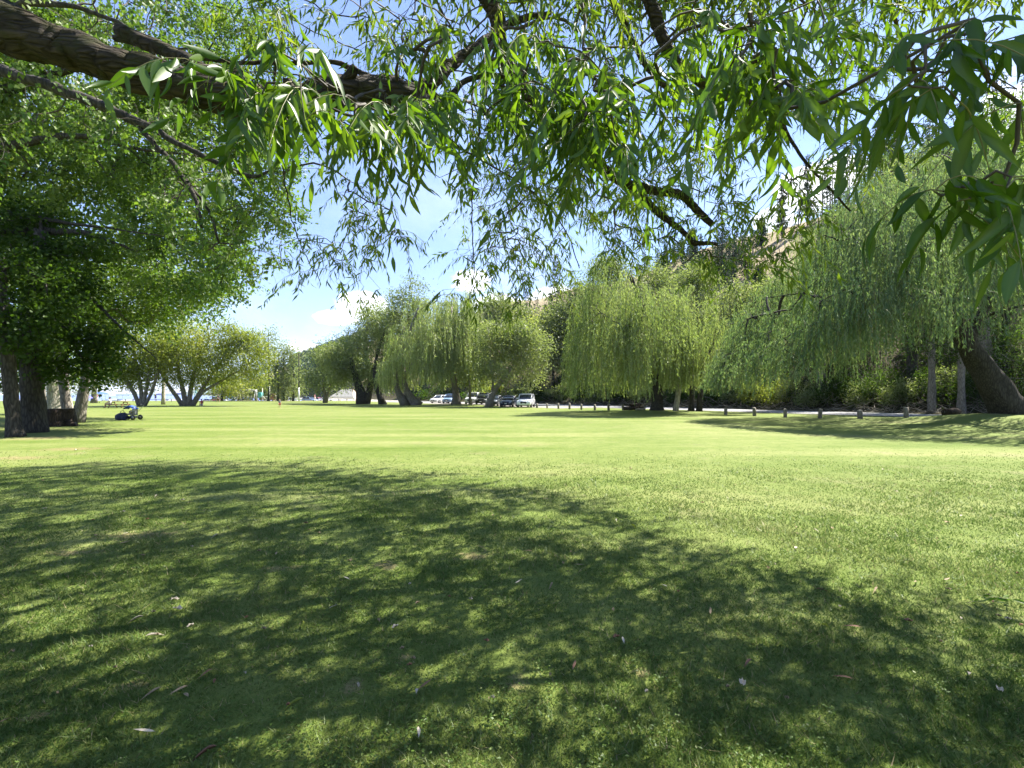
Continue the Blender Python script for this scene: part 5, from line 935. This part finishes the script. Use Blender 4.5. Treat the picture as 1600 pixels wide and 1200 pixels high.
# ------------------------------------------------------------------ people
M['skin'] = pbr('skin', (.46, .27, .19), .55, noise_amt=.05); M['hair'] = pbr('dark_hair', (.03, .02, .015), .6); M['hairf'] = pbr('fair_hair', (.35, .24, .12), .6)
def cloth(n, c): return pbr(n, c, .85, noise_amt=.1, nscale=12)
M['c_black'] = cloth('black_cloth', (.014, .013, .015)); M['c_white'] = cloth('white_cloth', (.70, .69, .68)); M['c_red'] = cloth('red_cloth', (.38, .06, .05)); M['c_navy'] = cloth('navy_cloth', (.025, .035, .11)); M['c_blue'] = cloth('blue_cloth', (.04, .10, .42)); M['c_grey'] = cloth('grey_cloth', (.2, .2, .22)); M['c_pink'] = cloth('pink_cloth', (.55, .22, .30)); M['c_tan'] = cloth('tan_cloth', (.40, .30, .2))
def skinned(name, verts, edges, radii, mat, parent, root=0, sub=1):
    me = bpy.data.meshes.new(name); me.from_pydata([tuple(v) for v in verts], edges, []); o = bpy.data.objects.new(name, me); COL.objects.link(o)
    md = o.modifiers.new('skin', 'SKIN'); md.use_smooth_shade = True
    for i, r in enumerate(radii):
        sv = me.skin_vertices[0].data[i]; sv.radius = (r, r) if np.isscalar(r) else r; sv.use_root = (i == root)
    if sub: sd = o.modifiers.new('sub', 'SUBSURF'); sd.levels = sub
    bpy.context.view_layer.update(); ev = o.evaluated_get(bpy.context.evaluated_depsgraph_get()); m2 = bpy.data.meshes.new_from_object(ev); m2.name = name
    o.modifiers.clear(); o.data = m2; bpy.data.meshes.remove(me); m2.materials.clear(); m2.materials.append(mat)
    for p in m2.polygons: p.use_smooth = True
    o.parent = parent; return o
def person(label, pos, rz, scale=1.0, pose='walk', top='c_black', bottom='c_black', hair='hair', group=None, sleeve=True):
    """joints in metres for a 1.72 m adult; facing -y, x to the figure's left"""
    t = thing('person', label, 'person', pos, group, rz); k = scale
    if pose == 'sit': hip = .50
    else: hip = .92
    J = {'pelvis': (0, 0, hip), 'waist': (0, .01, hip + .17), 'chest': (0, .0, hip + .38), 'neck': (0, -.005, hip + .545), 'headb': (0, -.03, hip + .62), 'headm': (0, -.035, hip + .70), 'headt': (0, -.02, hip + .80), 'nose': (0, -.135, hip + .69)}
    def arm(s, el, ha): J.update({'sh%d' % s: (s * .17, .0, hip + .48), 'el%d' % s: el, 'wr%d' % s: ha[0], 'pa%d' % s: ha[1]})
    if pose == 'walk':
        J.update({'hp1': (.09, 0, hip - .04), 'kn1': (.10, -.20, .50), 'an1': (.10, -.24, .09), 'to1': (.11, -.40, .035), 'hp-1': (-.09, 0, hip - .04), 'kn-1': (-.10, .06, .50), 'an-1': (-.10, .30, .14), 'to-1': (-.11, .20, .03)})
        arm(1, (.23, .10, hip + .22), ((.25, .02, hip - .02), (.25, -.03, hip - .10))); arm(-1, (-.23, -.06, hip + .22), ((-.24, -.20, hip + .02), (-.24, -.26, hip - .04)))
    elif pose == 'stand':
        J.update({'hp1': (.09, 0, hip - .04), 'kn1': (.11, -.02, .49), 'an1': (.11, .02, .08), 'to1': (.13, -.15, .03), 'hp-1': (-.09, 0, hip - .04), 'kn-1': (-.11, -.02, .49), 'an-1': (-.12, .02, .08), 'to-1': (-.14, -.15, .03)})
        arm(1, (.24, .03, hip + .20), ((.25, -.06, hip - .04), (.25, -.09, hip - .12))); arm(-1, (-.25, .03, hip + .20), ((-.22, -.16, hip + .02), (-.2, -.22, hip)))
    else:
        J.update({'hp1': (.10, -.02, hip - .03), 'kn1': (.14, -.44, hip + .0), 'an1': (.13, -.42, .08), 'to1': (.14, -.60, .03), 'hp-1': (-.10, -.02, hip - .03), 'kn-1': (-.14, -.44, hip), 'an-1': (-.15, -.50, .08), 'to-1': (-.16, -.66, .03)})
        arm(1, (.24, -.10, hip + .24), ((.14, -.34, hip + .12), (.11, -.40, hip + .10))); arm(-1, (-.24, -.10, hip + .24), ((-.14, -.34, hip + .12), (-.11, -.40, hip + .10)))
    Rd = {'pelvis': .125, 'waist': .115, 'chest': .135, 'neck': .055, 'headb': .075, 'headm': .098, 'headt': .072, 'nose': .018}
    E = [('pelvis', 'waist'), ('waist', 'chest'), ('chest', 'neck'), ('neck', 'headb'), ('headb', 'headm'), ('headm', 'headt'), ('headm', 'nose')]
    for s in (1, -1):
        Rd.update({'sh%d' % s: .06, 'el%d' % s: .042, 'wr%d' % s: .028, 'pa%d' % s: .036, 'hp%d' % s: .09, 'kn%d' % s: .058, 'an%d' % s: .04, 'to%d' % s: .036})
        E += [('chest', 'sh%d' % s), ('sh%d' % s, 'el%d' % s), ('el%d' % s, 'wr%d' % s), ('wr%d' % s, 'pa%d' % s), ('pelvis', 'hp%d' % s), ('hp%d' % s, 'kn%d' % s), ('kn%d' % s, 'an%d' % s), ('an%d' % s, 'to%d' % s)]
        pa = np.array(J['pa%d' % s]); dv = unit(pa - np.array(J['wr%d' % s])); sd = unit(np.cross(dv, (s, .3, 0)))
        for f in range(5):
            o = (f - 1.5) * .018 if f < 4 else .0; ln = [.075, .085, .08, .062, .055][f]; u = unit(dv + (sd * .12 * (f - 1.5) if f < 4 else sd * -1.0))
            q = pa + sd * o + dv * (.02 if f < 4 else -.02); J['f%d%d' % (s, f)] = q + u * ln * .5; J['g%d%d' % (s, f)] = q + u * ln + dv * .01
            Rd['f%d%d' % (s, f)] = .010; Rd['g%d%d' % (s, f)] = .008; E += [('pa%d' % s, 'f%d%d' % (s, f)), ('f%d%d' % (s, f), 'g%d%d' % (s, f))]
        J['ear%d' % s] = (s * .10, -.02, hip + .69); Rd['ear%d' % s] = .016; E.append(('headm', 'ear%d' % s))
    nm = list(J); ix = {n: i for i, n in enumerate(nm)}
    skinned('body', [np.array(J[n]) * k for n in nm], [(ix[a], ix[b]) for a, b in E], [Rd[n] * k for n in nm], M['skin'], t)
    def sub(name, names, edges, rad, mat):
        i2 = {n: i for i, n in enumerate(names)}; skinned(name, [np.array(J[n]) * k for n in names], [(i2[a], i2[b]) for a, b in edges], [r * k for r in rad], mat, t)
    J['e1h'] = tuple((np.array(J['sh1']) * .35 + np.array(J['el1']) * .65)); J['e-1h'] = tuple((np.array(J['sh-1']) * .35 + np.array(J['el-1']) * .65))
    sub('shirt', ['pelvis', 'waist', 'chest', 'sh1', 'sh-1', 'e1h', 'e-1h', 'neck'], [('pelvis', 'waist'), ('waist', 'chest'), ('chest', 'neck'), ('chest', 'sh1'), ('chest', 'sh-1'), ('sh1', 'e1h'), ('sh-1', 'e-1h')], [.145, .135, .155, .078, .078, .062, .062, .07], M[top])
    for s in (1, -1): J['k%d' % s] = tuple(np.array(J['hp%d' % s]) * .2 + np.array(J['kn%d' % s]) * .8)
    sub('shorts', ['pelvis', 'hp1', 'hp-1', 'k1', 'k-1'], [('pelvis', 'hp1'), ('pelvis', 'hp-1'), ('hp1', 'k1'), ('hp-1', 'k-1')], [.142, .108, .108, .088, .088], M[bottom])
    hb = Buf(); ball(hb, np.array([0, .005, hip + .745]) * k, np.array([.105, .115, .095]) * k, 12); obj('hair', hb, M[hair], t, local=True)
    return t
def gp(px, d, z=0.0): x, y = XY(px, d); return (x, y, float(H(x, y)) + z)
person('person in black shirt and dark shorts walking right across the far lawn', gp(341, 88), math.radians(75), .95, 'walk', 'c_black', 'c_black')
person('toddler in dark clothes standing alone on the open lawn', gp(437, 54), math.radians(30), .60, 'stand', 'c_grey', 'c_red', 'hairf')
person('person in red top sitting against the bright yellow-green tree', gp(315, 64.3, -.28), math.radians(20), .95, 'sit', 'c_red', 'c_white')
person('person in white shirt seated at the left end of the picnic bench', gp(172, 54.5, .0), math.radians(-70), 1.0, 'sit', 'c_white', 'c_grey')
BP = 'people on the beach'
for px, d, tp, bt, lab, rz, ps in [(243, 118, 'c_navy', 'c_black', 'person in navy standing on the beach left of the pale pine trunk', .4, 'stand'), (275, 121, 'c_red', 'c_navy', 'person in red standing on the beach right of the pale pine trunk', 1.2, 'stand'), (152, 117, 'c_pink', 'c_white', 'person in pink standing on the beach right of the small shore tree', -.5, 'stand'),
                                   (378, 119, 'c_black', 'c_navy', 'person in black by the swing posts', .2, 'walk'), (409, 117, 'c_blue', 'c_grey', 'person in blue at the foot of the play tower', 2.2, 'stand'), (492, 120, 'c_pink', 'c_white', 'person in pink walking in front of the rose-red car', 1.4, 'walk'), (361, 120, 'c_white', 'c_blue', 'person in white by the left swing frame', .9, 'stand')]:
    person(lab, gp(px, d, .03), rz, 1.0, ps, tp, bt, group=BP)

# ------------------------------------------------------------------ picnic table, stroller, beach gear
M['wood'] = pbr('brown_boards', (.20, .115, .055), .7, noise_amt=.3); M['steel'] = pbr('steel_tube', (.45, .46, .48), .35, .8); M['teal'] = pbr('teal_paint', (.10, .38, .36), .45); M['offwhite'] = pbr('offwhite_paint', (.66, .66, .62), .5)
x, y, z = gp(186, 55); t = thing('picnic_table', 'brown wooden picnic table with benches near the fan-stemmed tree', 'picnic table', (x, y, z), None, .12)
b = Buf()
for i in range(5): box(b, ((0), (i - 2) * .155, .75), (1.9, .145, .04), bev=.008)
obj('tabletop', b, M['wood'], t, local=True)
for s in (-1, 1):
    b = Buf(); box(b, (0, s * .70, .45), (1.9, .25, .04), bev=.008); obj('bench', b, M['wood'], t, local=True)
    b = Buf()
    for q in (-1, 1): tube(b, [(s * .7, q * .25, .73), (s * .7, q * .72, 0)], .05, 6)
    box(b, (s * .7, 0, .40), (.05, 1.5, .09)); box(b, (s * .7, 0, .69), (.05, .7, .08)); obj('leg_frame', b, M['wood'], t, local=True)
x, y, z = gp(206, 28.8); t = thing('stroller', 'baby stroller with a bright blue canopy standing on the lawn, handle to the right', 'stroller', (x, y, z))
b = Buf(); n = 9
th = np.linspace(math.radians(15), math.radians(165), n); V = []
for f in np.linspace(-.24, .24, 5):
    for a in th: V.append((-.06 - .36 * math.cos(a) * (1 - .3 * abs(f)), f, .62 + .30 * math.sin(a) * (1 - .5 * (f / .3) ** 2)))
V = np.array(V); i = (np.arange(4)[:, None] * n + np.arange(n - 1)[None]).ravel(); b.add(np.concatenate([V, V + [0, 0, -.012]]), [np.stack([i, i + 1, i + n + 1, i + n], 1), np.stack([i, i + n, i + n + 1, i + 1], 1) + len(V)]); obj('canopy', b, M['c_blue'], t, local=True)
b = Buf(); box(b, (-.08, 0, .36), (.56, .40, .09), bev=.04); box(b, (.20, 0, .54), (.10, .40, .50), bev=.04, rz=0); obj('seat', b, M['c_grey'], t, local=True)
b = Buf(); box(b, (.02, 0, .50), (.34, .30, .22), bev=.09); obj('blanket', b, M['c_tan'], t, local=True)
for s in (-1, 1):
    b = Buf(); tube(b, [(-.42, s * .2, .15), (-.05, s * .24, .36), (.30, s * .25, .62), (.56, s * .25, .92)], .018, 6); tube(b, [(.30, s * .25, .16), (-.02, s * .25, .42)], .018, 6); obj('frame', b, M['steel'], t, local=True)
    for wx, wr, wy in ((.30, .16, s * .28), (-.42, .12, s * .22)):
        b = Buf(); tube(b, [(wx, wy - .02, wr), (wx, wy + .02, wr)], wr, 16); w = obj('wheel', b, M['tyre'], t, local=True); b = Buf(); tube(b, [(wx, wy - .024, wr), (wx, wy + .024, wr)], wr * .55, 12); obj('rim', b, M['rim'], w, local=True)
b = Buf(); tube(b, [(.56, -.26, .92), (.60, 0, .95), (.56, .26, .92)], .024, 8); obj('handle', b, M['trim'], t, local=True)
b = Buf(); box(b, (.05, 0, .18), (.42, .34, .12), bev=.04); obj('basket', b, M['c_navy'], t, local=True)
x, y, z = gp(190, 28.6); t = thing('duffel_bag', 'dark navy bag lying on the lawn against the left of the stroller', 'bag', (x, y, z)); b = Buf()
loft(b, [(-.30, .10, .04, .2), (-.26, .20, .01, .36), (-.05, .25, 0, .46), (.15, .25, 0, .48), (.27, .18, .02, .34), (.31, .08, .06, .2)], 14, 3); b.v = [v[:, [1, 0, 2]] for v in b.v]; obj('sack', b, M['c_navy'], t, local=True)
b = Buf(); tube(b, [(-.14, .05, .42), (-.10, .07, .56), (.06, .07, .60), (.14, .05, .44)], .018, 6); obj('strap', b, M['trim'], t, local=True)

def umbrella(px, d, mat, lab, r=1.1, tilt=.15, h=2.1):
    x, y, z = gp(px, d, .03); t = thing('beach_umbrella', lab, 'umbrella', (x, y, z), 'umbrellas on the beach'); b = Buf(); tube(b, [(0, 0, -.2), (0, 0, h * .7), (tilt * .3, 0, h)], .022, 6); obj('pole', b, M['offwhite'], t, local=True)
    b = Buf(); n = 24; V = [(tilt * .3, 0, h + .02)]
    for f in (.35, .7, 1.0):
        for k in range(n): a = k / n * 6.283; s = r * f * (1 - .05 * (k % 3 == 1)); V.append((s * math.cos(a) + tilt * .3, s * math.sin(a), h + .02 - .42 * f * f + tilt * s * math.cos(a) * -1))
    F3 = [[0, 1 + k, 1 + (k + 1) % n] for k in range(n)]; F4 = [[1 + r_ * n + k, 1 + (r_ + 1) * n + k, 1 + (r_ + 1) * n + (k + 1) % n, 1 + r_ * n + (k + 1) % n] for r_ in (0, 1) for k in range(n)]
    b.add(np.array(V), [np.array(F3), np.array(F4)]); obj('canopy', b, mat, t, local=True)
M['um_purple'] = cloth('violet_cloth', (.12, .11, .50))
umbrella(134, 84, M['um_purple'], 'violet-blue beach umbrella just left of the small shore tree', .95, .2, 1.5)
umbrella(159, 112, M['c_blue'], 'blue beach umbrella between the small shore tree and the picnic table', 1.4, .1, 2.2)
umbrella(278, 117, M['c_navy'], 'dark blue beach umbrella just left of the bright yellow-green tree', 1.3, -.1, 2.0)
umbrella(250, 119, M['c_navy'], 'dark umbrella on the beach left of the pale pine trunk', 1.2, .1, 1.9)
umbrella(8, 100, M['c_white'], 'white beach umbrella at the far left edge', 1.2, .1, 2.0)
def boat(px, d, lab, canopy, rz):
    x, y = XY(px, d); t = thing('boat', lab, 'boat', (x, y, -.62), 'boats moored off the beach', rz); b = Buf()
    loft(b, [(-3.0, .12, .45, .75), (-2.2, .65, .05, .72), (-1, 1.02, -.15, .66), (1, 1.1, -.2, .62), (2.6, 1.05, -.15, .62), (2.75, .95, 0, .58)], 16, 2.6); obj('hull', b, M['offwhite'], t, local=True)
    b = Buf()
    for sx in (-.85, .85):
        for sy in (-.3, 1.8): tube(b, [(sx, sy, .55), (sx, sy, 2.0)], .03, 6)
    obj('canopy_frame', b, M['steel'], t, local=True); b = Buf(); box(b, (0, .75, 2.05), (2.0, 2.5, .10), bev=.04); obj('canopy', b, canopy, t, local=True)
boat(195, 138, 'boat with a dark flat canopy moored behind the picnic table', M['c_navy'], 1.4); boat(174, 150, 'small white boat farther out above the seated person', M['c_white'], 1.1); boat(268, 146, 'boat with a blue canopy moored between the pale pine and the bright tree', M['c_blue'], 1.7); boat(20, 140, 'boat with a white canopy seen past the left edge trunks', M['c_white'], 1.3)
# red kayak
x, y, z = gp(338, 119, .05); t = thing('kayak', 'red kayak lying on the beach beyond the walking person', 'kayak', (x, y, z), None, 1.45); b = Buf(); loft(b, [(-1.9, .04, .18, .30), (-1.2, .26, .03, .34), (0, .36, 0, .34), (1.2, .26, .03, .34), (1.9, .04, .18, .30)], 14, 2.4); obj('hull', b, M['c_red'], t, local=True); b = Buf(); box(b, (0, .1, .345), (.4, .8, .03), bev=.01); obj('cockpit', b, M['trim'], t, local=True)
# low timber rail along the lake side
x, y, z = gp(232, 104); t = thing('timber_rail', 'low pale timber rail along the edge of the beach behind the fan-stemmed tree', 'rail', (x, y, z)); b = Buf()
for i in range(9): box(b, (-7 + i * 1.75, 0, .22), (.14, .14, .5), bev=.02)
obj('posts', b, M['bark_pale'], t, local=True)['kind'] = 'stuff'; b = Buf(); box(b, (0, 0, .50), (14.4, .16, .12), bev=.02); obj('rail', b, M['bark_pale'], t, local=True)
# swings and play tower
def swing(x0, x1, d, lab, mat, nseat):
    a, c = XY(x0, d), XY(x1, d); z = float(H(*a)); t = thing('swing_set', lab, 'swing set', ((a[0] + c[0]) / 2, d, z), 'swing sets in the playground'); w = (c[0] - a[0]) / 2
    b = Buf(); tube(b, [(-w, 0, 2.75), (w, 0, 2.75)], .07, 8); obj('beam', b, M['offwhite'], t, local=True)
    for s in (-1, 1):
        for q in (-1, 1): b = Buf(); tube(b, [(s * w, 0, 2.75), (s * (w + .1), q * .9, 0)], .065, 8); obj('leg', b, mat, t, local=True)
    for k in range(nseat):
        xx = -w + 2 * w * (k + .5) / nseat; b = Buf(); box(b, (xx, 0, .55), (.45, .16, .04), bev=.01); se = obj('swing_seat', b, M['trim'], t, local=True); b = Buf()
        for s in (-1, 1): tube(b, [(xx + s * .2, 0, .56), (xx + s * .17, 0, 2.7)], .015, 5)
        obj('chains', b, M['steel'], se, local=True)['kind'] = 'stuff'
swing(306, 360, 114, 'swing set with a long white beam and teal right legs beyond the walking person', M['teal'], 3)
swing(374, 399, 115, 'swing set with white legs next to the play tower', M['offwhite'], 2)
x, y, z = gp(411, 115); t = thing('play_tower', 'white and teal climbing tower with tall posts in the playground', 'play tower', (x, y, z))
for px_, hgt, dy in [(401, 2.9, 0), (407, 2.9, .9), (413, 3.1, -.9), (421, 4.3, 0), (431, 2.2, 0)]: b = Buf(); q = XY(px_, 115)[0] - x; tube(b, [(q, dy, 0), (q, dy, hgt)], .13 if px_ in (401, 421) else .09, 8); obj('post', b, M['offwhite'], t, local=True)
b = Buf(); box(b, (-.65, 0, 1.5), (.9, .9, 1.3), bev=.03); obj('panel', b, M['teal'], t, local=True)
b = Buf(); box(b, (.75, 0, 1.1), (1.9, 1.1, .10), bev=.02); obj('deck', b, M['offwhite'], t, local=True)
b = Buf(); box(b, (2.5, 0, 1.0), (1.15, .8, 1.6), bev=.05); obj('den', b, M['wood'], t, local=True)
b = Buf(); box(b, (.8, -.9, .65), (.5, 1.9, .06), rx=-.55, bev=.01); obj('slide', b, M['offwhite'], t, local=True)
# tall pole
x, y, z = gp(467, 106); zt = W(467, 553, 106)[2]; t = thing('tall_pole', 'tall slim pole, white at its foot and dark above, at the lawn edge', 'pole', (x, y, z)); b = Buf(); tube(b, [(0, 0, -.2), (0, 0, 3.2)], .17, 8); obj('base', b, M['offwhite'], t, local=True); b = Buf(); tube(b, [(0, 0, 3.2), (0, 0, zt - z)], [.15, .10], 8); obj('shaft', b, M['bark_dark'], t, local=True); b = Buf(); ball(b, (0, 0, zt - z + .08), .14, 8); obj('finial', b, M['trim'], t, local=True)
# low shelter at the far end of the lot: grey hipped roof, tan gable, white beam
x, y, z = gp(543, 122); t = thing('picnic_shelter', 'low shelter with a grey hipped roof and tan end left of the middle willow row', 'shelter', (x, y, z), None, -.15); b = Buf()
V = np.array([(-3.7, -2.6, 1.1), (3.0, -2.6, 1.1), (3.0, 2.6, 1.1), (-3.7, 2.6, 1.1), (-1.5, 0, 3.2), (1.4, 0, 3.2)]); V = np.concatenate([V, V - [0, 0, .14]])
b.add(V, [np.array([[0, 1, 5, 4], [2, 3, 4, 5], [6, 10, 11, 7], [8, 11, 10, 9], [0, 6, 7, 1], [1, 7, 8, 2], [2, 8, 9, 3], [3, 9, 6, 0]]), np.array([[3, 0, 4], [9, 10, 6]])]); obj('roof', b, pbr('grey_shingle', (.24, .235, .22), .9, noise_amt=.3, nscale=3), t, smooth=False, local=True)
b = Buf(); b.add(np.array([(3.003, -2.6, 1.1), (3.003, 2.6, 1.1), (1.42, 0, 3.2), (3.6, -2.3, .2), (3.6, 2.3, .2)]), [np.array([[0, 1, 2]]), np.array([[3, 4, 1, 0]])]); obj('gable_end', b, pbr('tan_boards', (.42, .30, .22), .8, noise_amt=.2, nscale=4), t, smooth=False, local=True)
b = Buf(); box(b, (-.35, -2.66, .80), (7.4, .14, .34), bev=.02); obj('beam', b, M['offwhite'], t, local=True)
for px_ in (-3.4, -1.2, 1.0, 2.9):
    for q in (-2.4, 2.4): b = Buf(); box(b, (px_, q, .3), (.16, .16, 1.1), bev=.02); obj('post', b, M['offwhite'], t, local=True)

# ------------------------------------------------------------------ dry leaves and chips lying on the lawn
M['dry'] = pbr('dry_leaf', (.25, .18, .10), .8, noise_amt=.35, nscale=30); M['dryp'] = pbr('pale_dry_leaf', (.37, .32, .24), .8, noise_amt=.25, nscale=30); M['dryb'] = pbr('brown_leaf', (.17, .085, .045), .8, noise_amt=.4, nscale=30)
def curled(name, px, py, size, mat, lab, group, ar=.6, curl=.5):
    d = 1137.6 / (py - HOR); x, y = XY(px, d); z = float(H(x, y)); L = .8 * size * d / FOC; n = 7; V = []; a = R.random() * 6.283; ca, sa = math.cos(a), math.sin(a); tw = R.normal() * .4
    for i in range(n):
        u = i / (n - 1); w = ar * (math.sin(math.pi * min(1, u * .94 + .06)) ** .8) * (1 - .35 * u)
        for v in (-1, -.5, 0, .5, 1):
            X, Y = (u - .5) * L, v * w * L / 2; Z = .028 + L * curl * (.35 * (v * w) ** 2 * 4 + .3 * (u - .5) ** 2 * 2 + tw * (u - .5) * v * w * .8) + .006 * math.sin(9 * u + v * 3)
            V.append((x + X * ca - Y * sa, y + X * sa + Y * ca, z + Z))
    i = (np.arange(n - 1)[:, None] * 5 + np.arange(4)[None]).ravel(); b = Buf(); b.add(np.array(V), np.stack([i, i + 1, i + 6, i + 5], 1)); o = obj(name, b, mat); return tag(o, lab, 'leaf', group)
FG = 'dry leaves scattered on the lawn'
BIG = [(1160, 1076, 24, 'dryp', 'pale curled wedge-shaped leaf standing out at the lower right of the lawn'), (1561, 1086, 20, 'dryp', 'whitish crumpled leaf near the lower right corner'), (278, 958, 20, 'dryp', 'pale leaf in a small sunny patch, lower left'), (274, 943, 16, 'dryp', 'pale leaf just above another in the lower left sunny patch'),
       (297, 985, 13, 'dryp', 'pale folded leaf just right of and below the pair at lower left'), (617, 988, 15, 'dryp', 'pale pointed leaf in the middle of the shaded grass'), (592, 977, 11, 'dry', 'tan leaf just left of the pale pointed leaf in mid shade'), (963, 1003, 15, 'dryb', 'dark brown curled leaf in shade below centre'), (1420, 977, 14, 'dryb', 'brown curled leaf at the shadow edge on the right'), (120, 705, 8, 'dryp', 'pale scrap far out on the sunlit strip at left')]
for px, py, s, m_, lab in BIG: curled('fallen_leaf', px, py, s, M[m_], lab, FG)
LV = [(20, 1024), (142, 1017), (385, 972), (412, 990), (546, 883), (640, 920), (478, 822), (498, 838), (345, 784), (285, 782), (145, 813), (62, 823), (150, 838), (192, 800), (67, 752), (210, 745), (290, 737), (70, 795), (205, 768), (240, 962), (246, 998), (383, 1060), (335, 1073), (770, 810), (892, 868), (736, 944), (702, 940), (652, 950), (958, 960), (1211, 887), (1200, 893), (1244, 829), (1300, 831), (1244, 862), (1590, 903), (1482, 928), (1486, 977), (1502, 974), (1552, 948), (1560, 970), (1545, 938), (1575, 975), (1595, 985), (1470, 1010), (1137, 1082), (1312, 954), (640, 1048), (646, 1038), (764, 1102), (770, 1100), (1060, 930), (880, 886), (628, 1022), (300, 858), (230, 812), (405, 866), (1330, 720), (1380, 735), (1098, 790), (985, 735), (1480, 820), (1400, 770), (760, 1010), (860, 1064), (1230, 1100), (1010, 1090), (450, 1110), (90, 1090), (180, 1050), (560, 1080)]
for k, (px, py) in enumerate(LV): curled('fallen_leaf', px, py, 5 + 7 * R.random() * min(1, (py - 650) / 250), M[['dry', 'dryp', 'dryb', 'dry'][k % 4]], 'small dry curled leaf lying loose on the lawn', FG)
# narrow fallen willow leaves
for k in range(70):
    d = 2.0 * math.exp(R.random() * math.log(4.0)); x = (R.random() * 2 - 1) * (1.1 * d + .2); y = d; z = float(H(x, y)); a = R.random() * 6.283; b = Buf()
    leaves(b, np.array([[x, y, z + .03]]), np.array([[math.cos(a), math.sin(a), .06]]), np.array([[.2 * R.normal(), .2 * R.normal(), 1.0]]), .075 + .05 * R.random(), .016, T_NEAR, np.array([.5]))
    tag(obj('fallen_leaf', b, M[['dry', 'leaf_yellow', 'dryb', 'dryp'][k % 4]], smooth=True), 'narrow fallen willow leaf lying among the grass blades', 'leaf', 'narrow willow leaves fallen on the lawn')
# fallen green twig at the right
x, y = XY(1545, 1137.6 / (955 - HOR)); z = float(H(x, y)); lb, sb = Buf(), Buf()
sprays(lb, sb, np.array([[x - .16, y, z + .05], [x + .05, y + .12, z + .05]]), np.array([[1, .25, .05], [.8, -.3, .05]]), .34, 9, .10, .2, T_NEAR, np.array([.3, .4]), droop=.08, hang=.05)
t = thing('fallen_twig', 'fallen leafy willow twig on the sunlit grass at the right', 'twig', (x, y, z)); obj('stem', sb, M['stem_green'], t); obj('leaves', lb, M['leaf_near'], t)['kind'] = 'stuff'
